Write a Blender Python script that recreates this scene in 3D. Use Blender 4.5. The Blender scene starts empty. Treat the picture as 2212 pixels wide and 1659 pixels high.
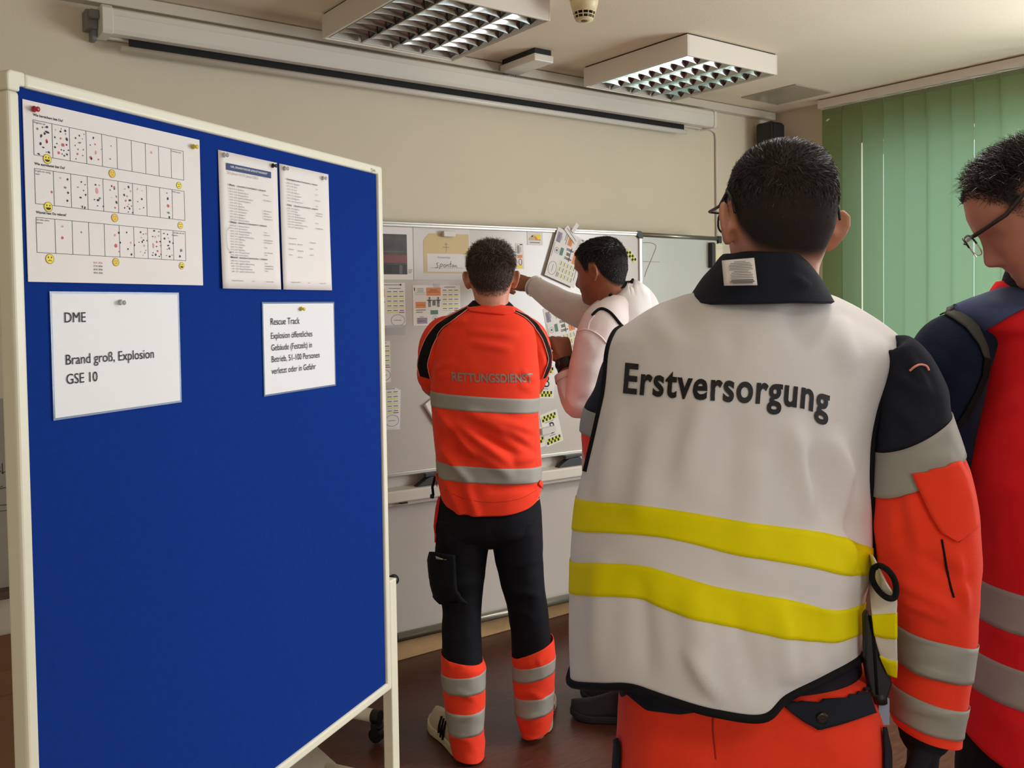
import bpy, bmesh, math, random
import numpy as np
from mathutils import Vector, Matrix
from mathutils.bvhtree import BVHTree

random.seed(7)
SC = bpy.context.scene
COL = SC.collection
V = Vector
PI = math.pi

# ------------------------------------------------------------------ camera, world, light, exposure
F_PX, CX, CY = 1953.72, 1098.75, 721.53          # focal length and principal point of the photograph (2212 x 1659)
YAW, PITCH, ROLL = 0.63407, -0.03167, -0.0145
EYE = V((0.0, 0.0, 1.5))
_cy, _sy, _cp, _sp = math.cos(YAW), math.sin(YAW), math.cos(PITCH), math.sin(PITCH)
FW = V((_sy * _cp, _cy * _cp, _sp))
_r0 = V((_cy, -_sy, 0)); _u0 = _r0.cross(FW)
_c, _s = math.cos(ROLL), math.sin(ROLL)
CR = _r0 * _c + _u0 * _s
CU = _u0 * _c - _r0 * _s
cam_data = bpy.data.cameras.new('camera')
cam_data.sensor_width = 36.0
cam_data.lens = F_PX / 2212 * 36
cam_data.shift_x = (1106 - CX) / 2212
cam_data.shift_y = (CY - 829.5) / 2212
cam_data.clip_start = 0.05
cam = bpy.data.objects.new('camera', cam_data)
COL.objects.link(cam)
cam.matrix_world = Matrix(((CR.x, CU.x, -FW.x, EYE.x), (CR.y, CU.y, -FW.y, EYE.y), (CR.z, CU.z, -FW.z, EYE.z), (0, 0, 0, 1)))
SC.camera = cam

SC.view_settings.view_transform = 'Standard'
SC.view_settings.look = 'None'
SC.view_settings.exposure = 0.05
SC.view_settings.gamma = 1.0
SC.view_settings.use_curve_mapping = False
SC.cycles.max_bounces = 8
SC.cycles.diffuse_bounces = 5
SC.cycles.glossy_bounces = 4
SC.cycles.transmission_bounces = 6
SC.cycles.sample_clamp_indirect = 4.0
SC.cycles.use_denoising = True

world = bpy.data.worlds.new('overcast_sky')
SC.world = world
world.use_nodes = True
_bg = world.node_tree.nodes['Background']
_bg.inputs['Color'].default_value = (0.72, 0.88, 1.0, 1)
_bg.inputs['Strength'].default_value = 1.3

def area(name, loc, target, w, h, power, color):
    l = bpy.data.lights.new(name, 'AREA')
    l.shape = 'RECTANGLE'; l.size = w; l.size_y = h; l.energy = power; l.color = color
    o = bpy.data.objects.new(name, l); COL.objects.link(o)
    o.location = loc
    o.rotation_euler = (V(target) - V(loc)).to_track_quat('-Z', 'Y').to_euler()
    return o
# daylight standing in the window openings: behind the blind, and the two bare windows nearer the camera
area('daylight_blind_window', (4.60, 2.12, 1.58), (3.0, 2.12, 1.58), 1.3, 1.5, 8, (0.86, 0.93, 1.0))
area('daylight_open_window', (4.60, 0.42, 1.62), (3.0, 0.60, 1.95), 1.95, 1.4, 98, (0.93, 0.97, 1.0))
area('daylight_side_window', (4.60, -2.2, 1.60), (2.0, -1.2, 1.9), 2.4, 1.5, 12, (0.98, 0.98, 0.98))
area('daylight_rear_window', (-0.4, -4.15, 1.60), (0.4, 0.0, 1.4), 2.2, 1.5, 28, (1.0, 0.95, 0.89))

# ------------------------------------------------------------------ materials
def lin(c):
    return tuple(((x / 255) / 12.92 if x / 255 <= 0.04045 else ((x / 255 + 0.055) / 1.055) ** 2.4) for x in c)
MATS = {}
def mat(name, rgb, rough=0.6, metal=0.0, spec=0.5, noise=None, bump=None, trans=0.0, sheen=0.0, coat=0.0, alpha=1.0, ior=None, weave=None):
    """noise=(scale, amount): gentle colour mottling; bump=(scale, strength); weave=(scale, strength): woven cloth bump"""
    if name in MATS: return MATS[name]
    m = bpy.data.materials.new(name); m.use_nodes = True
    nt = m.node_tree; b = nt.nodes['Principled BSDF']
    c = lin(rgb) + (1,)
    b.inputs['Base Color'].default_value = c
    b.inputs['Roughness'].default_value = rough
    b.inputs['Metallic'].default_value = metal
    b.inputs['Specular IOR Level'].default_value = spec
    if trans: b.inputs['Transmission Weight'].default_value = trans
    if ior: b.inputs['IOR'].default_value = ior
    if sheen:
        b.inputs['Sheen Weight'].default_value = sheen; b.inputs['Sheen Roughness'].default_value = 0.5
    if coat: b.inputs['Coat Weight'].default_value = coat; b.inputs['Coat Roughness'].default_value = 0.1
    if alpha < 1: b.inputs['Alpha'].default_value = alpha
    tc = nt.nodes.new('ShaderNodeTexCoord')
    if noise:
        n = nt.nodes.new('ShaderNodeTexNoise'); n.inputs['Scale'].default_value = noise[0]; n.inputs['Detail'].default_value = 5
        nt.links.new(tc.outputs['Object'], n.inputs['Vector'])
        r = nt.nodes.new('ShaderNodeMapRange'); r.inputs[1].default_value = 0.3; r.inputs[2].default_value = 0.7
        r.inputs[3].default_value = 1 - noise[1]; r.inputs[4].default_value = 1 + noise[1]
        nt.links.new(n.outputs['Fac'], r.inputs[0])
        mx = nt.nodes.new('ShaderNodeMix'); mx.data_type = 'RGBA'; mx.blend_type = 'MULTIPLY'
        mx.inputs[0].default_value = 1.0; mx.inputs[6].default_value = c
        nt.links.new(r.outputs[0], mx.inputs[7]); nt.links.new(mx.outputs[2], b.inputs['Base Color'])
    h = None
    if weave:
        w = nt.nodes.new('ShaderNodeTexWave'); w.inputs['Scale'].default_value = weave[0]; w.bands_direction = 'X'
        w2 = nt.nodes.new('ShaderNodeTexWave'); w2.inputs['Scale'].default_value = weave[0]; w2.bands_direction = 'Z'
        nt.links.new(tc.outputs['Object'], w.inputs['Vector']); nt.links.new(tc.outputs['Object'], w2.inputs['Vector'])
        ad = nt.nodes.new('ShaderNodeMath'); ad.operation = 'ADD'
        nt.links.new(w.outputs['Fac'], ad.inputs[0]); nt.links.new(w2.outputs['Fac'], ad.inputs[1])
        h = ad.outputs[0]; st = weave[1]
    elif bump:
        n2 = nt.nodes.new('ShaderNodeTexNoise'); n2.inputs['Scale'].default_value = bump[0]; n2.inputs['Detail'].default_value = 4
        nt.links.new(tc.outputs['Object'], n2.inputs['Vector']); h = n2.outputs['Fac']; st = bump[1]
    if h is not None:
        bp = nt.nodes.new('ShaderNodeBump'); bp.inputs['Strength'].default_value = st; bp.inputs['Distance'].default_value = 0.002
        nt.links.new(h, bp.inputs['Height']); nt.links.new(bp.outputs['Normal'], b.inputs['Normal'])
    MATS[name] = m
    return m

M_WALL = mat('wall_paint', (222, 210, 186), 0.85, noise=(2.5, 0.02), bump=(180, 0.25))
M_CEIL = mat('ceiling_paint', (236, 223, 200), 0.9, noise=(3, 0.02), bump=(120, 0.3))
M_TRUNK = mat('trunking_plastic', (214, 204, 190), 0.5)
M_WOOD = mat('skirting_wood', (196, 160, 112), 0.45, noise=(14, 0.12))
M_BLACK = mat('black_plastic', (22, 22, 24), 0.45)
M_DGREY = mat('dark_grey_plastic', (58, 58, 62), 0.5)
M_GREYP = mat('grey_plastic', (120, 120, 118), 0.5)
M_WHITEP = mat('white_plastic', (222, 216, 206), 0.4)
M_WHITEM = mat('white_metal', (226, 218, 206), 0.45)
M_MIRROR = mat('louvre_aluminium', (168, 170, 166), 0.12, metal=1.0)
M_ALU = mat('satin_aluminium', (206, 202, 194), 0.38, metal=0.6)
M_TUBE = mat('fluorescent_glass', (236, 236, 230), 0.3)
M_BOARD = mat('whiteboard_enamel', (206, 198, 190), 0.2, spec=0.5, noise=(3, 0.015))
M_WING = mat('wing_enamel', (196, 198, 190), 0.25, noise=(3, 0.02))
M_FELT = mat('blue_felt', (21, 55, 138), 0.95, spec=0.05, noise=(60, 0.05), bump=(900, 0.5))
M_CREAM = mat('cream_painted_steel', (238, 234, 212), 0.4)
M_PAPER = mat('white_paper', (240, 234, 230), 0.8, noise=(8, 0.01))
M_INK = mat('black_ink', (26, 26, 28), 0.7)
M_GINK = mat('grey_ink', (120, 118, 116), 0.7)
M_NAVYINK = mat('navy_ink', (48, 72, 118), 0.7)
M_REDINK = mat('red_ink', (214, 92, 100), 0.7)
M_PINKINK = mat('pink_ink', (226, 160, 160), 0.7)
M_GREENINK = mat('green_ink', (98, 138, 118), 0.7)
M_YELLOW = mat('yellow_print', (248, 226, 60), 0.6)
M_GOLD = mat('amber_print', (240, 200, 62), 0.6)
M_ORANGEINK = mat('orange_print', (232, 150, 96), 0.7)
M_VIOLETINK = mat('violet_print', (160, 146, 168), 0.7)
M_MAROON = mat('maroon_print', (150, 84, 88), 0.7)
M_LIME = mat('lime_print', (226, 232, 80), 0.6)
M_MANILA = mat('manila_card', (226, 196, 124), 0.75)
M_CLEAR = mat('clear_plastic', (225, 225, 228), 0.12, trans=0.75, ior=1.4)
M_FILM = mat('laminate_film', (220, 224, 226), 0.08, alpha=0.35)

# ------------------------------------------------------------------ mesh helpers
class MB:
    def __init__(self): self.v = []; self.f = []; self.m = []
    def add(self, vs, fs, mi=0):
        k = len(self.v); self.v += [tuple(x) for x in vs]
        self.f += [tuple(i + k for i in f) for f in fs]; self.m += [mi] * len(fs)
        return self
    def box(self, lo, hi, mi=0):
        x0, y0, z0 = lo; x1, y1, z1 = hi
        return self.add([(x0,y0,z0),(x1,y0,z0),(x1,y1,z0),(x0,y1,z0),(x0,y0,z1),(x1,y0,z1),(x1,y1,z1),(x0,y1,z1)],
                        [(0,3,2,1),(4,5,6,7),(0,1,5,4),(1,2,6,5),(2,3,7,6),(3,0,4,7)], mi)
    def prism(self, poly, t0, t1, plane='xz', mi=0):
        """a polygon in plane xz / xy / yz, thickened from t0 to t1 on the third axis"""
        def P(a, b, t): return {'xz': (a, t, b), 'xy': (a, b, t), 'yz': (t, a, b)}[plane]
        n = len(poly)
        vs = [P(a, b, t0) for a, b in poly] + [P(a, b, t1) for a, b in poly]
        fs = [tuple(range(n)), tuple(range(2*n - 1, n - 1, -1))] + [(i, i + n, (i+1) % n + n, (i+1) % n) for i in range(n)]
        return self.add(vs, fs, mi)
    def tube(self, pts, rad, n=12, mi=0, cap=True, flat=1.0):
        """a round tube along pts, radius a number or one per point"""
        pts = [V(p) for p in pts]; k = len(pts)
        rad = [rad] * k if not hasattr(rad, '__len__') else rad
        T = [(pts[min(i+1, k-1)] - pts[max(i-1, 0)]).normalized() for i in range(k)]
        a = V((0,0,1)) if abs(T[0].z) < 0.9 else V((1,0,0))
        N = (a - T[0] * a.dot(T[0])).normalized(); vs = []
        for i in range(k):
            N = (N - T[i] * N.dot(T[i])).normalized(); B = T[i].cross(N)
            for j in range(n):
                q = 2 * PI * j / n
                vs.append(pts[i] + (N * math.cos(q) * flat + B * math.sin(q)) * rad[i])
        fs = [(i*n + j, i*n + (j+1) % n, (i+1)*n + (j+1) % n, (i+1)*n + j) for i in range(k-1) for j in range(n)]
        if cap: fs += [tuple(range(n-1, -1, -1)), tuple(range((k-1)*n, k*n))]
        return self.add(vs, fs, mi)
    def lathe(self, prof, n=32, c=(0,0,0), mi=0):
        vs = [(c[0] + r*math.cos(2*PI*j/n), c[1] + r*math.sin(2*PI*j/n), c[2] + z) for r, z in prof for j in range(n)]
        k = len(prof)
        fs = [(i*n + j, i*n + (j+1) % n, (i+1)*n + (j+1) % n, (i+1)*n + j) for i in range(k-1) for j in range(n)]
        fs += [tuple(range(n-1, -1, -1)), tuple(range((k-1)*n, k*n))]
        return self.add(vs, fs, mi)
    def grid(self, rows, closed=False, mi=0):
        n = len(rows[0]); vs = [p for r in rows for p in r]; m = n if closed else n - 1
        fs = [(i*n + j, i*n + (j+1) % n, (i+1)*n + (j+1) % n, (i+1)*n + j) for i in range(len(rows)-1) for j in range(m)]
        return self.add(vs, fs, mi)
    def mesh(self, name):
        me = bpy.data.meshes.new(name)
        me.from_pydata(self.v, [], self.f)
        return me
    def obj(self, name, mats, parent=None, smooth=False, bevel=0.0, subsurf=0, seg=2, solid=0.0, weld=0.0, autosmooth=None):
        me = self.mesh(name)
        ms = mats if isinstance(mats, (list, tuple)) else [mats]
        for m in ms: me.materials.append(m)
        me.polygons.foreach_set('material_index', self.m)
        bm = bmesh.new(); bm.from_mesh(me)
        if weld: bmesh.ops.remove_doubles(bm, verts=bm.verts, dist=weld)
        bmesh.ops.recalc_face_normals(bm, faces=bm.faces); bm.to_mesh(me); bm.free()
        if smooth:
            me.polygons.foreach_set('use_smooth', [True] * len(me.polygons))
        o = bpy.data.objects.new(name, me); COL.objects.link(o)
        if parent: o.parent = parent
        if solid:
            sm = o.modifiers.new('thickness', 'SOLIDIFY'); sm.thickness = solid; sm.offset = 0
        if bevel:
            bv = o.modifiers.new('bevel', 'BEVEL'); bv.width = bevel; bv.segments = seg; bv.limit_method = 'ANGLE'; bv.angle_limit = 0.6
        if subsurf:
            ss = o.modifiers.new('subsurf', 'SUBSURF'); ss.levels = subsurf; ss.render_levels = subsurf
        me.update()
        return o

def tag(o, label=None, cat=None, group=None, kind=None):
    if label: o['label'] = label
    if cat: o['category'] = cat
    if group: o['group'] = group
    if kind: o['kind'] = kind
    return o
def thing(name, label, cat, loc=(0,0,0), rotz=0.0, group=None):
    o = bpy.data.objects.new(name, None); COL.objects.link(o)
    o.location = loc; o.rotation_euler = (0, 0, rotz); o.empty_display_size = 0.1
    return tag(o, label, cat, group)
def struct(name, mb, m, **k):
    return tag(mb.obj(name, m, **k), kind='structure')
def copy_tree(o, parent=None):
    c = o.copy(); COL.objects.link(c)
    if parent: c.parent = parent
    for ch in list(o.children): copy_tree(ch, c)
    return c

def text_mesh(body, size, align='LEFT', bold=0.0, xs=1.0, shear=0.0, spacing=1.0, depth=0.0, res=3):
    """letters as (verts, faces) in the local xz plane, baseline at z=0"""
    cu = bpy.data.curves.new('lettering', 'FONT')
    cu.body = body; cu.size = size; cu.align_x = align; cu.offset = bold; cu.shear = shear
    cu.space_character = spacing; cu.resolution_u = res; cu.extrude = depth; cu.fill_mode = 'FRONT' if not depth else 'BOTH'
    o = bpy.data.objects.new('lettering', cu); COL.objects.link(o)
    dg = bpy.context.evaluated_depsgraph_get(); dg.update()
    ev = o.evaluated_get(dg); me = ev.to_mesh()
    vs = [(v.co.x * xs, v.co.y, v.co.z) for v in me.vertices]; fs = [tuple(p.vertices) for p in me.polygons]
    ev.to_mesh_clear(); bpy.data.objects.remove(o); bpy.data.curves.remove(cu)
    return vs, fs
def put_text(mb, body, x, z, size, y=-0.0006, mi=0, **k):
    vs, fs = text_mesh(body, size, **k)
    mb.add([(x + a, y, z + b) for a, b, c in vs], fs, mi)
def rect(mb, x0, z0, x1, z1, y=-0.0005, mi=0):
    mb.add([(x0,y,z0),(x1,y,z0),(x1,y,z1),(x0,y,z1)], [(0,1,2,3)], mi)
def line(mb, pts, w, y=-0.0006, mi=0):
    """a drawn line of width w in the xz plane"""
    P = [V((a, b)) for a, b in pts]; L = []; R = []
    for i in range(len(P)):
        t = (P[min(i+1, len(P)-1)] - P[max(i-1, 0)]).normalized(); n = V((-t.y, t.x)) * w / 2
        L.append(P[i] + n); R.append(P[i] - n)
    k = len(P); vs = [(p.x, y, p.y) for p in L] + [(p.x, y, p.y) for p in R]
    mb.add(vs, [(i, i+1, k+i+1, k+i) for i in range(k-1)], mi)
def blot(mb, x, z, rx, rz, y=-0.0006, mi=0, n=10, rot=0.0, rough=0.0):
    vs = []
    for j in range(n):
        q = 2*PI*j/n; k = 1 + random.uniform(-rough, rough)
        a, b = rx*k*math.cos(q), rz*k*math.sin(q)
        vs.append((x + a*math.cos(rot) - b*math.sin(rot), y, z + a*math.sin(rot) + b*math.cos(rot)))
    mb.add(vs, [tuple(range(n))], mi)
def ring(mb, x, z, rx, rz, w, y=-0.0006, mi=0, n=36, rot=0.0):
    pts = []
    for j in range(n + 1):
        q = 2*PI*j/n; a, b = rx*math.cos(q), rz*math.sin(q)
        pts.append((x + a*math.cos(rot) - b*math.sin(rot), z + a*math.sin(rot) + b*math.cos(rot)))
    line(mb, pts, w, y, mi)

# ------------------------------------------------------------------ the room
YB, XR, ZC = 3.356, 4.41, 2.59
X0, Y0 = -1.8, -4.0
mf = mat('brown_linoleum', (96, 50, 36), 0.38, spec=0.45)
nt = mf.node_tree; b_ = nt.nodes['Principled BSDF']; tc = nt.nodes.new('ShaderNodeTexCoord')
mp = nt.nodes.new('ShaderNodeMapping'); mp.inputs['Scale'].default_value = (3.5, 30, 1); mp.inputs['Rotation'].default_value = (0, 0, 0.9)
n1 = nt.nodes.new('ShaderNodeTexNoise'); n1.inputs['Scale'].default_value = 4; n1.inputs['Detail'].default_value = 8
cr = nt.nodes.new('ShaderNodeValToRGB')
cr.color_ramp.elements[0].position = 0.3; cr.color_ramp.elements[0].color = lin((64, 36, 28)) + (1,)
cr.color_ramp.elements[1].position = 0.78; cr.color_ramp.elements[1].color = lin((100, 57, 42)) + (1,)
nt.links.new(tc.outputs['Object'], mp.inputs['Vector']); nt.links.new(mp.outputs['Vector'], n1.inputs['Vector'])
nt.links.new(n1.outputs['Fac'], cr.inputs['Fac']); nt.links.new(cr.outputs['Color'], b_.inputs['Base Color'])
struct('floor', MB().box((X0, Y0, -0.1), (XR, YB, 0)), mf)
struct('ceiling', MB().box((X0, Y0, ZC), (XR + 0.25, YB, ZC + 0.12)), M_CEIL)
struct('wall_back', MB().box((X0 - 0.2, YB, -0.1), (XR + 0.25, YB + 0.2, ZC + 0.12)), M_WALL)
struct('wall_left', MB().box((X0 - 0.2, Y0, -0.1), (X0, YB, ZC + 0.12)), M_WALL)
w = MB()                                                   # the window wall, with the openings cut out
WZ0, WZ1 = 0.82, 2.34
for a, b in ((2.80, YB), (-0.60, -0.95), (-3.45, Y0)):
    w.box((XR, min(a, b), -0.1), (XR + 0.25, max(a, b), ZC))
for a, b in ((-0.60, 2.80), (-3.45, -0.95)):
    w.box((XR, a, -0.1), (XR + 0.25, b, WZ0)); w.box((XR, a, WZ1), (XR + 0.25, b, ZC))
struct('wall_right', w, M_WALL)
w = MB()
w.box((X0, Y0 - 0.2, -0.1), (-1.55, Y0, ZC)); w.box((0.75, Y0 - 0.2, -0.1), (XR + 0.25, Y0, ZC))
w.box((-1.55, Y0 - 0.2, -0.1), (0.75, Y0, WZ0)); w.box((-1.55, Y0 - 0.2, WZ1), (0.75, Y0, ZC))
struct('wall_front', w, M_WALL)
def window(name, p0, p1, axis):
    """a white window frame with two panes; p0, p1 along the wall"""
    fr = MB(); t = 0.06
    def B(a, b, z0, z1, dx=0.07):
        if axis == 'y': fr.box((XR + 0.09, a, z0), (XR + 0.09 + dx, b, z1))
        else: fr.box((a, Y0 - 0.16, z0), (b, Y0 - 0.16 + dx, z1))
    B(p0, p1, WZ0, WZ0 + t); B(p0, p1, WZ1 - t, WZ1)
    for q in (p0, (p0 + p1) / 2 - t / 2, p1 - t): B(q, q + t, WZ0 + t, WZ1 - t)
    o = struct(name, fr, M_WHITEP)
    return o
window('window_1', -0.60, 2.80, 'y'); window('window_2', -3.45, -0.95, 'y'); window('window_3', -1.55, 0.75, 'x')
struct('baseboard_back', MB().box((X0, YB - 0.016, 0), (4.395, YB, 0.092)), M_WOOD, bevel=0.004)
struct('baseboard_right', MB().box((XR - 0.016, Y0, 0), (XR, YB - 0.016, 0.092)), M_WOOD, bevel=0.004)
struct('trim_1', MB().box((X0, YB - 0.05, ZC - 0.045), (4.365, YB, ZC - 0.004)), M_TRUNK, bevel=0.003)      # cable trunking under the ceiling
struct('trim_2', MB().tube([(4.372, YB - 0.02, 1.9), (4.372, YB - 0.02, ZC - 0.02)], 0.011, 12), M_TRUNK, smooth=True)
# ------------------------------------------------------------------ ceiling fittings
def louvre_lamp(loc, label):
    LX, LY, H = 0.575, 0.635, 0.092
    t = thing('ceiling_lamp', label, 'ceiling lamp', loc, 0, 'louvred lamps on the ceiling')
    h = MB(); k = 0.008
    h.box((0, 0, -H), (k, LY, -0.006)).box((LX - k, 0, -H), (LX, LY, -0.006)).box((k, 0, -H), (LX - k, k, -0.006)).box((k, LY - k, -H), (LX - k, LY, -0.006))
    h.box((k, k, -0.014), (LX - k, LY - k, -0.006))
    h.obj('housing', M_WHITEM, t, bevel=0.002)
    MB().box((0.006, 0.006, -0.006), (LX - 0.006, LY - 0.006, 0)).obj('ceiling_gasket', M_BLACK, t)
    e = 0.02; zb = -H + 0.004
    r = MB()
    r.box((k, k, zb), (LX - k, e, zb + 0.004)).box((k, LY - e, zb), (LX - k, LY - k, zb + 0.004))
    r.box((k, e, zb), (e, LY - e, zb + 0.004)).box((LX - e, e, zb), (LX - k, LY - e, zb + 0.004))
    r.obj('louvre_rim', M_WHITEM, t)
    W = (LX - 2*e) / 4
    for i in range(5):                                      # long parabolic reflectors between the tubes
        x = e + i * W; m = MB()
        prof = [(0.003, zb), (0.006, zb + 0.012), (0.014, zb + 0.03), (0.026, zb + 0.05), (0.036, zb + 0.062)]
        if i > 0: m.grid([[(x - a, e, z), (x - a, LY - e, z)] for a, z in prof])
        if i < 4: m.grid([[(x + a, e, z), (x + a, LY - e, z)] for a, z in prof])
        m.add([(x - 0.003, e, zb), (x + 0.003, e, zb), (x + 0.003, LY - e, zb), (x - 0.003, LY - e, zb)], [(0, 1, 2, 3)])
        m.obj('long_reflector', M_MIRROR, t, smooth=True)
    n = 9; D = (LY - 2*e) / n
    for j in range(1, n):                                   # cross blades, curved to both sides
        y = e + j * D; m = MB()
        for i in range(4):
            xa, xb = e + i*W + 0.004, e + (i+1)*W - 0.004
            for s in (-1, 1):
                rows = []
                for a, z, q in ((0.0015, zb + 0.001, 0), (0.006, zb + 0.014, 0.004), (0.013, zb + 0.027, 0.012), (0.020, zb + 0.036, 0.020)):
                    rows.append([(xa + q + (xb - xa - 2*q) * u, y + s * a, z + 0.006 * math.sin(PI * u)) for u in (0, .25, .5, .75, 1)])
                m.grid(rows)
        m.obj('louvre_blade', M_MIRROR, t, smooth=True)
    for i in range(4):
        x = e + (i + 0.5) * W
        MB().tube([(x, 0.015, zb + 0.058), (x, LY - 0.015, zb + 0.058)], 0.013, 14).obj('fluorescent_tube', M_TUBE, t, smooth=True)
    return t
louvre_lamp((2.775, 2.528, ZC), 'white louvred ceiling lamp between the smoke detector and the window blind')
louvre_lamp((1.463, 2.495, ZC), 'white louvred ceiling lamp between the pinboard and the smoke detector')

def lit(lamp, power):
    """the row behind the board row is switched on: its four tubes light the room through the louvre"""
    x, y = lamp.location.x + 0.2875, lamp.location.y + 0.3175
    a = area('lamp_light', (x, y, ZC - 0.094), (x, y, 0), 0.53, 0.59, power, (1.0, 0.96, 0.90)); a.data.spread = math.radians(150)
for (x, y, lab, pw) in ((2.775, 0.60, 'lit white louvred ceiling lamp over the people in vests', 20), (1.463, 0.60, 'lit white louvred ceiling lamp above the front of the pinboard', 6), (0.15, -1.2, 'lit white louvred ceiling lamp at the rear of the room', 8)):
    lit(louvre_lamp((x, y, ZC), lab), pw)

t = thing('smoke_detector', 'cream round smoke detector with black slots on the ceiling', 'smoke detector', (2.112, 2.40, ZC))
MB().lathe([(0.050, 0), (0.052, -0.03), (0.050, -0.034)], 40).obj('base', mat('aged_cream_plastic', (232, 214, 168), 0.45), t, smooth=True)
mc = MATS['aged_cream_plastic']
MB().lathe([(0.0495, -0.034), (0.048, -0.045), (0.040, -0.074), (0.030, -0.0745)], 40).obj('shell', mc, t, smooth=True)
MB().lathe([(0.0325, -0.072), (0.030, -0.098), (0.005, -0.0985)], 32).obj('sensor_chamber', M_BLACK, t, smooth=True)
m = MB()
for zz, r_ in ((-0.075, 0.0385), (-0.0865, 0.0350), (-0.098, 0.0310)):
    m.tube([(r_*math.cos(q*PI/16), r_*math.sin(q*PI/16), zz) for q in range(33)], 0.0018, 8)
for q in range(12):
    a = q * PI / 6 + 0.2
    m.tube([(0.0385*math.cos(a), 0.0385*math.sin(a), -0.074), (0.031*math.cos(a), 0.031*math.sin(a), -0.098)], 0.0016, 6)
m.obj('cage', mc, t, smooth=True)
MB().lathe([(0.031, -0.096), (0.030, -0.102), (0.014, -0.103)], 32).obj('end_cap', mc, t, smooth=True)
MB().lathe([(0.013, -0.101), (0.012, -0.1045), (0.002, -0.105)], 24).obj('centre_button', mat('olive_plastic', (92, 84, 52), 0.5), t, smooth=True)
MB().tube([(-0.045, 0.0, -0.012), (-0.062, 0.012, -0.012), (-0.080, 0.012, -0.022)], 0.0022, 8).obj('indicator_wire', M_DGREY, t, smooth=True)

t = thing('wireless_access_point', 'small white flat box under the ceiling with a dark gap above it', 'network box', (2.385, 3.03, ZC))
MB().prism([(0, 0), (0.105, 0.0), (0.105, 0.25), (0.0, 0.25)], -0.055, -0.024, 'xy').obj('casing', M_WHITEP, t, bevel=0.005)
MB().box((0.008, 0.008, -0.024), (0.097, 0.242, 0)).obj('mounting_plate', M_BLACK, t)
MB().tube([(0.09, 0.245, -0.045), (0.098, 0.262, -0.058), (0.094, 0.264, -0.064), (0.08, 0.266, -0.066)], 0.0045, 10).obj('grey_cable', M_GREYP, t, smooth=True)
m = MB().tube([(0.02, 0.25, -0.05), (0.03, 0.262, -0.065), (0.045, 0.264, -0.068), (0.06, 0.264, -0.067)], 0.003, 8)
m.obj('lead', M_DGREY, t, smooth=True)
MB().box((0.048, 0.254, -0.069), (0.062, 0.268, -0.056)).obj('plug', M_CLEAR, t, bevel=0.002)

tag(MB().box((3.885, 2.822, ZC - 0.006), (4.19, 3.163, ZC)).obj('ceiling_panel', mat('glossy_grey_panel', (176, 166, 150), 0.12, spec=0.6), bevel=0.001),
    'flat glossy grey square panel on the ceiling in the window corner', 'ceiling panel')

t = thing('projection_screen', 'long white roller projection screen case under the ceiling trunking', 'projection screen', (0.735, YB - 0.001, 2.43))
L = 3.02
c = MB()
prof = [(-0.025, 0.088), (-0.105, 0.088), (-0.117, 0.08), (-0.12, 0.06), (-0.12, 0.012), (-0.112, 0.0), (-0.074, 0.0), (-0.074, 0.02), (-0.045, 0.02), (-0.045, 0.0), (-0.025, 0.0)]
c.prism(prof, 0.0, L, 'yz')
c.obj('case', M_WHITEP, t, bevel=0.0015)
MB().box((0.02, -0.1212, 0.0585), (L - 0.02, -0.119, 0.0605)).obj('case_groove', M_TRUNK, t)
for x0, x1, nm in ((-0.012, 0.022, 'end_cap'), (L - 0.004, L + 0.016, 'end_cap')):
    MB().prism([(-0.022, 0.092), (-0.112, 0.092), (-0.124, 0.08), (-0.124, 0.008), (-0.116, -0.004), (-0.022, -0.004)], x0, x1, 'yz').obj(nm, M_WHITEP, t, bevel=0.002)
b = MB().box((-0.05, -0.06, 0.02), (-0.012, 0, 0.085)).box((-0.042, -0.085, 0.05), (-0.012, -0.05, 0.08)).box((-0.03, -0.05, -0.012), (-0.012, 0, 0.03))
b.obj('wall_bracket', M_GREYP, t, bevel=0.004)
MB().box((L + 0.016, -0.05, 0.03), (L + 0.03, 0, 0.07)).obj('wall_bracket', M_GREYP, t, bevel=0.003)
MB().box((0.085, -0.0605, -0.022), (L - 0.17, -0.0585, 0.02)).obj('screen_cloth', mat('black_screen_cloth', (14, 14, 15), 0.8), t)
MB().tube([(0.06, -0.06, -0.034), (L - 0.155, -0.06, -0.034)], 0.0125, 20).obj('bottom_bar', M_WHITEP, t, smooth=True)
MB().tube([(L + 0.02, -0.02, 0.02), (L + 0.11, -0.01, 0.012), (L + 0.135, -0.008, 0.0), (L + 0.142, -0.008, -0.03), (L + 0.142, -0.008, -0.60)], 0.006, 10).obj('cable_conduit', M_WHITEP, t, smooth=True)

t = thing('loudspeaker', 'slim black loudspeaker hung high in the room corner', 'loudspeaker', (4.185, YB, 2.17))
MB().box((0.0, -0.16, 0), (0.115, -0.045, 0.335)).obj('cabinet', M_BLACK, t, bevel=0.018, seg=4)
MB().box((0.01, -0.164, 0.012), (0.105, -0.158, 0.32)).obj('grille', mat('speaker_mesh', (30, 31, 33), 0.8, bump=(900, 0.6)), t, bevel=0.002)
MB().box((0.035, -0.05, 0.12), (0.08, 0, 0.2)).obj('wall_bracket', M_BLACK, t, bevel=0.003)

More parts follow.
